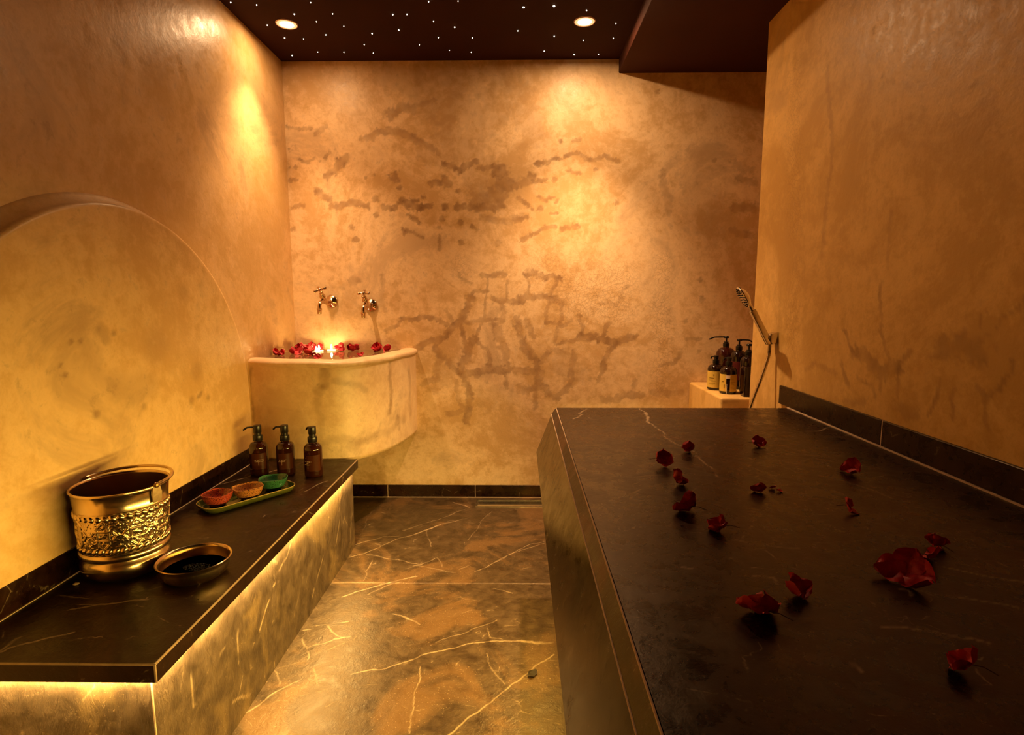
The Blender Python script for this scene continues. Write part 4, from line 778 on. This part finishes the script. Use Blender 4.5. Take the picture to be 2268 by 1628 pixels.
# shallow brass dish with herbs
def dish():
    root = thing('brass_dish', 'shallow brass bowl with dark herbs beside the bucket on the bench', 'bowl', (-0.915, 1.500, ZB))
    pr = [(0.066, 0.0), (0.073, 0.0015), (0.083, 0.010), (0.0895, 0.022), (0.0915, 0.034), (0.0925, 0.042), (0.0960, 0.0455), (0.0965, 0.048), (0.0945, 0.0495), (0.0910, 0.0480), (0.0890, 0.043)]
    MB().lathe(pr, 80, True, False).build('dish_wall', 'brass', root, smooth=60)
    MB().lathe([(0.0890, 0.043), (0.0872, 0.034), (0.082, 0.018), (0.070, 0.007), (0.0, 0.0055)], 72, False, False).build('inner_face', 'brass_dark', root, smooth=60)
    MB().lathe([(0.0822, 0.0185), (0.0, 0.0185)], 64, True, False).build('dark_water', 'oil', root, smooth=0)
    r = random.Random(2); h = MB()
    for i in range(260):
        a = r.uniform(0, 2 * PI); q = math.sqrt(r.random())
        x, y = 0.040 * q * math.cos(a) + 0.004, 0.022 * q * math.sin(a) + 0.004
        s = r.uniform(0.0010, 0.0022)
        m = T(x, y, 0.0188 + r.uniform(0, 0.003) * (1 - q)) @ RZ(r.uniform(0, 6)) @ RX(r.uniform(0, 3))
        v = [m @ Vector(p) for p in ((s, 0, 0), (-s, 0, 0), (0, s * 0.7, 0), (0, -s * 0.7, 0), (0, 0, s * 0.6), (0, 0, -s * 0.6))]
        h.add(v, [(0, 2, 4), (2, 1, 4), (1, 3, 4), (3, 0, 4), (2, 0, 5), (1, 2, 5), (3, 1, 5), (0, 3, 5)])
    o = h.build('herbs', 'herbs', root, smooth=0); o['kind'] = 'stuff'
dish()
o = MB().lathe([(0.0, 0.0), (0.006, 0.001), (0.0085, 0.003), (0.006, 0.0055), (0.0, 0.0065)], 14, False, False).build('pebble', 'edge')
o.location = (-1.205, 1.436, ZB); o.scale = (1, 0.7, 1); o.rotation_euler = (0, 0, 0.5)
tag(o, 'tiny tan pebble on the bench in front of the bucket', 'pebble')

# wall taps
def tap(loc, rz, hrot, label):
    root = thing('wall_tap', label, 'tap', loc, rz, 'wall taps above the basin'); root.scale = (1.12, 1.12, 1.12)
    MB().lathe([(0.034, 0.0), (0.0345, 0.003), (0.031, 0.008), (0.022, 0.014), (0.0125, 0.019), (0.0105, 0.024)], 40, True, False, RX(PI / 2)).build('flange', 'copper', root, smooth=50)
    MB().tube([(0, -0.018, 0), (0, -0.05, 0), (0, -0.072, 0.001), (0, -0.092, 0.0)], [0.0095, 0.0105, 0.0145, 0.0110], 20).build('body', 'copper', root)
    MB().tube([(0, -0.086, 0.0), (0, -0.105, 0.001), (0, -0.120, -0.005), (0, -0.129, -0.017), (0, -0.1315, -0.032)], [0.0110, 0.0105, 0.0098, 0.0092, 0.0090], 18).build('spout', 'copper', root)
    MB().lathe([(0.0090, 0.0), (0.0128, -0.002), (0.0128, -0.010), (0.0108, -0.013), (0.0102, -0.030), (0.0085, -0.030), (0.0085, -0.02)], 24, False, True, T(0, -0.1315, -0.030)).build('nozzle', 'copper', root)
    tilt = math.radians(33); m = T(0, -0.082, 0.006) @ RX(tilt)
    MB().lathe([(0.0115, 0.0), (0.0125, 0.008), (0.0125, 0.016), (0.0150, 0.018), (0.0150, 0.027), (0.0115, 0.032), (0.0095, 0.046), (0.0062, 0.048), (0.0058, 0.060)], 24, True, True, m).build('bonnet', 'copper', root)
    m2 = m @ T(0, 0, 0.064) @ RZ(hrot)
    h = MB().lathe([(0.0, -0.007), (0.008, -0.006), (0.0105, 0.0), (0.0095, 0.006), (0.006, 0.009), (0.0, 0.0105)], 20, False, False, m2).build('handle_hub', 'copper', root)
    for k in range(4):
        mm = m2 @ RZ(k * PI / 2)
        MB().lathe([(0.0042, 0.006), (0.0042, 0.013), (0.0062, 0.020), (0.0074, 0.027), (0.0056, 0.0315), (0.0, 0.033)], 14, True, False, mm @ RY(PI / 2)).build('handle_arm', 'copper', root)
tap((-1.092, D, 1.176), -0.16, math.radians(38), 'copper-toned wall tap on the left, above the candles')
tap((-0.863, D, 1.155), -0.05, math.radians(4), 'copper-toned wall tap on the right with its cross handle squared up')

# floating candles
def candle(x, y, label, k):
    root = thing('floating_candle', label, 'candle', (x, y, ZW - 0.006), 0, 'floating candles in the basin')
    MB().lathe([(0.013, 0.0), (0.021, 0.004), (0.0250, 0.011), (0.0235, 0.0135), (0.013, 0.0125), (0.0, 0.0115)], 32).build('wax_disc', 'cream_wax', root, smooth=60)
    MB().lathe([(0.0009, 0.011), (0.0009, 0.0175)], 8).build('wick', 'wick', root)
    MB().lathe([(0.0, 0.0150), (0.0036, 0.0180), (0.0054, 0.0235), (0.0050, 0.0300), (0.0028, 0.038), (0.0, 0.046)], 16, False, False).build('flame', 'flame', root, smooth=80)
candle(-1.135, 3.175, 'floating candle at the back of the three, near the wall', 0)
candle(-1.118, 3.085, 'floating candle at the front left of the three', 1)
candle(-1.074, 3.205, 'floating candle on the right of the three', 2)

# shower set on the end of the right wall
def shower():
    root = thing('hand_shower', 'slim chrome hand shower resting in its wall holder with a hose', 'shower')
    y = 2.475
    br = MB(); pr = [(1.1165, 1.052), (1.1165, 1.004), (1.094, 0.998), (1.078, 1.022), (1.086, 1.045)]
    v = [(px_, yy, pz) for yy in (y - 0.017, y + 0.017) for px_, pz in pr]; n = len(pr)
    br.add(v, [tuple(range(n))[::-1], tuple(range(n, 2 * n))] + [(i, (i + 1) % n, n + (i + 1) % n, n + i) for i in range(n)]).build('wall_holder', 'chrome', root, bevel=0.002)
    a, b = Vector((1.088, y, 1.000)), Vector((1.006, y, 1.146)); d = (b - a).normalized()
    q = d.to_track_quat('Z', 'Y').to_matrix().to_4x4(); q.translation = a
    L = (b - a).length
    MB().box(-0.0115, 0.0115, -0.0125, 0.0125, 0, L).tf(q).build('handle', 'chrome', root, bevel=0.003)
    MB().tube([b - d * 0.01, b + d * 0.012, b + d * 0.034, b + d * 0.05], [0.009, 0.0085, 0.009, 0.010], 16).build('neck', 'chrome', root)
    ctr = Vector((0.968, y, 1.204)); nrm = Vector((-0.85, 0.12, -0.51)).normalized()
    hq = nrm.to_track_quat('Z', 'Y').to_matrix().to_4x4(); hq.translation = ctr
    MB().lathe([(0.0, -0.020), (0.018, -0.018), (0.036, -0.011), (0.0475, -0.002), (0.0510, 0.003), (0.0510, 0.007), (0.0490, 0.009), (0.0, 0.009)], 40, False, False, hq).build('shower_head', 'chrome', root, smooth=45)
    nz = MB()
    for rr, cnt in ((0.012, 6), (0.024, 12), (0.036, 18), (0.044, 22)):
        for k in range(cnt):
            t = 2 * PI * k / cnt
            nz.lathe([(0.0022, 0.0085), (0.0017, 0.0125), (0.0, 0.0128)], 7, False, False, hq @ T(rr * math.cos(t), rr * math.sin(t), 0))
    o = nz.build('spray_nozzles', 'pump', root, smooth=0); o['kind'] = 'stuff'
    P = catmull([(1.089, y, 1.003), (1.0895, y, 0.975), (1.087, y, 0.945), (1.067, y, 0.865), (1.022, y, 0.724), (0.985, y, 0.56), (1.0, y + 0.01, 0.43), (1.05, y + 0.04, 0.40), (1.075, y + 0.06, 0.46), (1.085, y + 0.065, 0.50)], 60)
    R = [0.0074 + (0.0004 if i % 2 else -0.0004) for i in range(len(P))]
    MB().tube([tuple(p) for p in P], R, 10).build('hose', 'chrome', root, smooth=80)
    MB().lathe([(0.026, 0.0), (0.026, 0.004), (0.012, 0.008), (0.012, 0.035)], 24, True, True, T(XR, y + 0.065, 0.515) @ RY(-PI / 2)).build('wall_outlet', 'chrome', root)
shower()

# bottles on the plaster ledge
g5 = 'bottles on the shower ledge'
def yellow_bottle(x, y, label, r, hb, hs, slot):
    root, body = pump_bottle('shampoo_bottle', label, 'bottle', (x, y, ZL), r, hb, hs, 'amber_dark', math.radians(150), 0.02, 'short', g5)
    phi = math.atan2(-y, -x); zl0, zl1 = 0.014, hb - 0.006
    if slot:
        MBL = wrap_rects([(-0.055, -0.0095, 0, zl1 - zl0), (0.0095, 0.055, 0, zl1 - zl0)], r + 0.0002, phi, zl0)
        MBL.build('label', 'yellow', root)
        wrap_rects([(-0.0125, 0.0095, zl1 - zl0 - 0.021, zl1 - zl0 - 0.004)], r + 0.0006, phi, zl0).build('paper_tab', 'paper', root)
        wrap_rects([(-0.007, -0.0045, -0.010, 0.040)], r + 0.0006, phi, zl0).build('paper_strip', 'paper', root)
        rows = [(0.013, 0.040 - 0.006 * (i % 3), 0.010 + 0.0065 * i, 0.0112 + 0.0065 * i) for i in range(9)]
        wrap_rects(rows + [(-0.036, -0.030 + 0.0, 0.046, 0.047), (-0.034, -0.020, 0.0475, 0.053), (-0.021, -0.015, 0.016, 0.036)], r + 0.0005, phi, zl0).build('print', M['ink_soft'], root, smooth=0)
    else:
        wrap_rects([(-0.055, 0.040, 0, zl1 - zl0)], r + 0.0002, phi, zl0).build('label', 'yellow', root)
        wrap_rects([(-0.012, -0.004, 0.066, 0.072), (-0.010, -0.006, 0.061, 0.066), (-0.034, -0.006, 0.049, 0.054), (-0.036, -0.012, 0.040, 0.0415), (-0.022, 0.002, 0.034, 0.0355), (-0.036, 0.0, 0.023, 0.0245), (-0.036, -0.008, 0.018, 0.0195)], r + 0.0005, phi, zl0).build('print', M['ink_soft'], root, smooth=0)
M['ink_soft'] = plain('soft_label_ink', (0.30, 0.18, 0.02), 0.6, var=0.1)
yellow_bottle(1.055, 3.035, 'small dark bottle with plain yellow label at the left of the ledge', 0.042, 0.108, 0.142, False)
yellow_bottle(1.080, 2.915, 'small dark bottle with split yellow label at the front of the ledge', 0.043, 0.108, 0.146, True)
pump_bottle('shampoo_bottle', 'tall amber bottle with long pump spout pointing left on the ledge', 'bottle', (1.165, 3.20, ZL), 0.054, 0.165, 0.218, 'amber_red', PI, 0.088, 'tall', g5)
rt, _ = pump_bottle('shampoo_bottle', 'tall dark bottle with pump pointing right beside the wall end', 'bottle', (1.188, 3.07, ZL), 0.042, 0.170, 0.212, 'amber_dark', -0.3, 0.06, 'tall', g5)
phi = math.atan2(-3.07, -1.188)
wrap_rects([(-0.05, 0.05, 0.0, 0.10)], 0.0422, phi, 0.05).build('label', 'redlab', rt)
wrap_rects(glyphs([5, 2], 0.005, 0.0034, 0.001, 0.009, 4), 0.0426, phi + 0.1, 0.075).build('print', 'white_ink', rt, smooth=0)
pump_bottle('shampoo_bottle', 'dark bottle half hidden behind the rounded end of the right wall', 'bottle', (1.195, 2.955, ZL), 0.040, 0.160, 0.195, 'amber_dark', 0.5, 0.05, 'tall', g5)
o = MB().box(-0.012, 0.035, -0.028, 0.028, 0, 0.15).build('flat_bottle', 'amber_dark', None, bevel=0.006, segs=3)
o.location = (1.130, 2.825, ZL); tag(o, 'flat dark box-shaped bottle at the very edge of the ledge', 'bottle', g5)

# ------------------------------------------------------------------ flowers
def petal_data(seed, L=1.0, W_=1.25, cup=0.25, curl=0.25):
    r = random.Random(seed); nu, nv = 9, 9; v = []; f = []
    ph = [r.uniform(0, 6) for _ in range(4)]
    for j in range(nv):
        t = j / (nv - 1); w_ = W_ * 0.5 * (math.sin(PI * min(1, 0.06 + 0.94 * t) ** 0.85) ** 0.62 if t < 1 else 0.12)
        for i in range(nu):
            u = 2 * i / (nu - 1) - 1
            x = u * w_ * (1 + 0.07 * math.sin(5 * t + ph[0])); y = t * L - 0.05 * u * u * L
            z = cup * u * u * w_ * 1.6 + curl * t * t - curl * 0.4 * t + 0.10 * math.sin(5 * u + ph[1] + 3 * t) * (0.3 + t) + 0.06 * math.sin(9 * t + ph[2] + 2 * u) + 0.03 * math.sin(13 * u + ph[3])
            v.append((x, y, z))
    for j in range(nv - 1):
        for i in range(nu - 1): a = j * nu + i; f.append((a, a + 1, a + nu + 1, a + nu))
    return v, f
def make_petal(name, seed, m, mat, parent, **k):
    v, f = petal_data(seed, **k)
    mb = MB().add(v, f).tf(m)
    return mb.build(name, mat, parent, smooth=70, recalc=False)
def flower(name, loc, size, rz, label, seed, lean=50, n=3, stem=None, group='red flowers on the slab', mats=('petal', 'petal', 'petal'), cup=0.2, spread=120, cat='flower', lay=46):
    root = thing(name, label, cat, loc, rz, group)
    r = random.Random(seed); obs = []
    k = size * 0.62; tip = RZ(r.uniform(0, 2 * PI)) @ RX(math.radians(lay + r.uniform(-12, 12)))
    for i in range(n):
        a = math.radians(spread * i + r.uniform(-14, 14)); t = math.radians(lean + r.uniform(-14, 14))
        s = k * r.uniform(0.88, 1.1)
        m = tip @ RZ(a) @ RX(t) @ Matrix.Diagonal((s, s, s, 1))
        obs.append(make_petal('petal', seed * 7 + i, m, mats[i % len(mats)], root, cup=cup))
    if stem is not None:
        a = stem - rz; d = Vector((math.cos(a), math.sin(a), 0)); ln = size * 0.72
        p = [d * size * 0.1 + Vector((0, 0, 0.004)), d.lerp(Vector((-d.y, d.x, 0)), 0.12) * ln * 0.6 + Vector((0, 0, 0.0045)), d * ln + Vector((0, 0, 0.0012))]
        obs.append(MB().tube(p, 0.0007, 6).build('stem', 'stem', root))
    zmin = min((vv.co.z for o in obs for vv in o.data.vertices))
    for o in obs: o.location.z -= zmin - 0.0003
    return root
FL = [  # x, y, size, rz, lean, n, stem, spread, label
    (0.397, 1.520, 0.046, 0.3, 48, 3, PI, 120, 'red flower with a pointed top, leftmost of the pair near the far slab end'),
    (0.498, 1.632, 0.040, 1.9, 55, 3, None, 120, 'small upright red flower on the pale vein at the far slab end'),
    (0.729, 1.716, 0.039, 0.6, 40, 3, PI, 120, 'rounded red flower farthest back on the slab with a stem to its left'),
    (0.383, 1.346, 0.043, 2.3, 50, 3, None, 120, 'red flower with folded petals just below the far pair'),
    (0.877, 1.454, 0.040, 0.9, 35, 3, None, 120, 'dark red flower closest to the right wall skirting'),
    (0.358, 1.158, 0.044, 1.2, 42, 3, -0.5, 120, 'red flower with a thin stem pointing to its right, left of slab middle'),
    (0.398, 1.076, 0.042, 0.1, 52, 3, 0.0, 120, 'red flower with a dark hollow front, just right of slab middle left'),
    (0.714, 1.180, 0.034, 2.8, 25, 2, PI * 0.95, 100, 'low flattened dark red petals in the middle right of the slab'),
    (0.763, 1.002, 0.037, 1.5, 50, 3, -1.2, 120, 'red flower standing behind the large right-hand bloom'),
    (0.714, 0.944, 0.034, 0.2, 28, 2, PI * 0.8, 120, 'dim red petals lying between the large bloom and the flower behind'),
    (0.632, 0.885, 0.058, 2.0, 30, 3, None, 120, 'largest red bloom on the right half of the slab'),
    (0.424, 0.836, 0.040, 0.8, 48, 3, None, 120, 'crinkled red flower above the big cupped one near the slab front'),
    (0.348, 0.764, 0.045, 2.6, 34, 3, -0.6, 120, 'big cupped red flower nearest the front on the left of the slab'),
    (0.551, 0.652, 0.033, 0.5, 38, 3, -0.7, 120, 'dark red heart-shaped flower at the front right, nearest the camera')]
for i, (x, y, s, rz, ln, n, st, sp_, lab) in enumerate(FL):
    flower('red_flower', (x, y, ZS), s * 1.24, rz, lab, 20 + i, ln - 14, n, st, spread=sp_, mats=('petal', 'petal', 'petal_pink') if i % 3 == 0 else ('petal',))
flower('red_petal', (0.564, 1.298, ZS), 0.046, 1.1, 'curled bright red single petal in the middle of the slab', 60, 38, 1, None, 'loose petals on the slab', cat='petal', lay=10)
flower('red_petal', (0.606, 1.325, ZS), 0.026, 0.2, 'tiny red petal scrap touching the curled petal', 61, 20, 1, None, 'loose petals on the slab', cat='petal', lay=10)
flower('red_petal', (0.622, 1.300, ZS), 0.022, 1.6, 'tiny red petal scrap lying alone right of the curled petal', 62, 12, 1, None, 'loose petals on the slab', cat='petal', lay=10)
# petals floating in the basin
PB = [(-1.285, 2.962, 0.045, 0.3, 22, 2), (-1.262, 2.99, 0.040, 1.8, 40, 2), (-1.245, 3.055, 0.045, 0.9, 45, 2),
      (-1.262, 3.215, 0.055, 0.2, 42, 3), (-1.222, 3.17, 0.060, 2.2, 30, 3), (-1.205, 3.255, 0.062, 1.1, 48, 3), (-1.175, 3.02, 0.055, 0.6, 16, 2), (-1.165, 3.12, 0.055, 2.9, 22, 2),
      (-1.155, 3.245, 0.050, 0.2, 40, 2), (-1.115, 2.965, 0.050, 1.2, 12, 2), (-1.010, 2.80, 0.036, 0.3, 30, 2), (-1.035, 3.25, 0.055, 0.4, 35, 2),
      (-1.000, 3.20, 0.048, 2.0, 45, 2), (-0.972, 3.225, 0.048, 0.5, 48, 2), (-0.945, 3.245, 0.045, 1.4, 50, 2), (-0.830, 2.93, 0.030, 0.1, 25, 2), (-0.800, 3.16, 0.060, 0.9, 42, 3), (-0.755, 3.215, 0.052, 2.5, 48, 2)]
LB = ['dark red petal pair at the left end of the basin rim', 'dark rounded petals second from the left rim end', 'bright red folded petals standing by the left basin rim',
      'red petals against the back left corner of the water', 'red flower in the thick petal heap left of the candles', 'tallest red flower of the heap left of the candles', 'flat pink-red petals at the front of the heap', 'low red petals touching the front candle',
      'red petal leaning behind the back candle', 'flat pink petals floating in front of the candles', 'small round red petal against the front rim below the candles', 'orange-lit red petal just right of the candles',
      'dark red petal reflected in the water, first right of the candles', 'dark red petal reflected in the water, second right of the candles', 'pink-red petal at the end of the pair right of the candles', 'tiny red petal tip by the front rim on the right', 'red flower near the right end of the basin rim', 'dark curled petal at the far right of the water']
for i, (x, y, s, rz, ln, n) in enumerate(PB):
    flower('floating_petal', (x, y, ZW), s * 1.3, rz, LB[i], 100 + i, ln + 6, n, None, 'red petals floating in the basin', ('petal_pink',) if i in (6, 9, 14, 4) else ('petal', 'petal_pink'), cat='petal', spread=130, lay=30)
# dry leaf on the floor
o = make_petal('dry_leaf', 77, Matrix.Diagonal((0.030, 0.026, 0.02, 1)), 'leaf', None, cup=0.3)
o.location = (0.050, 1.675, 0.0025); o.rotation_euler = (0, 0, 0.9)
tag(o, 'small dry brown leaf lying on the floor beside the slab', 'leaf')

for o in bpy.data.objects:      # small print stays joined
    if o.name.split('.')[0] == 'print': o['kind'] = 'stuff'
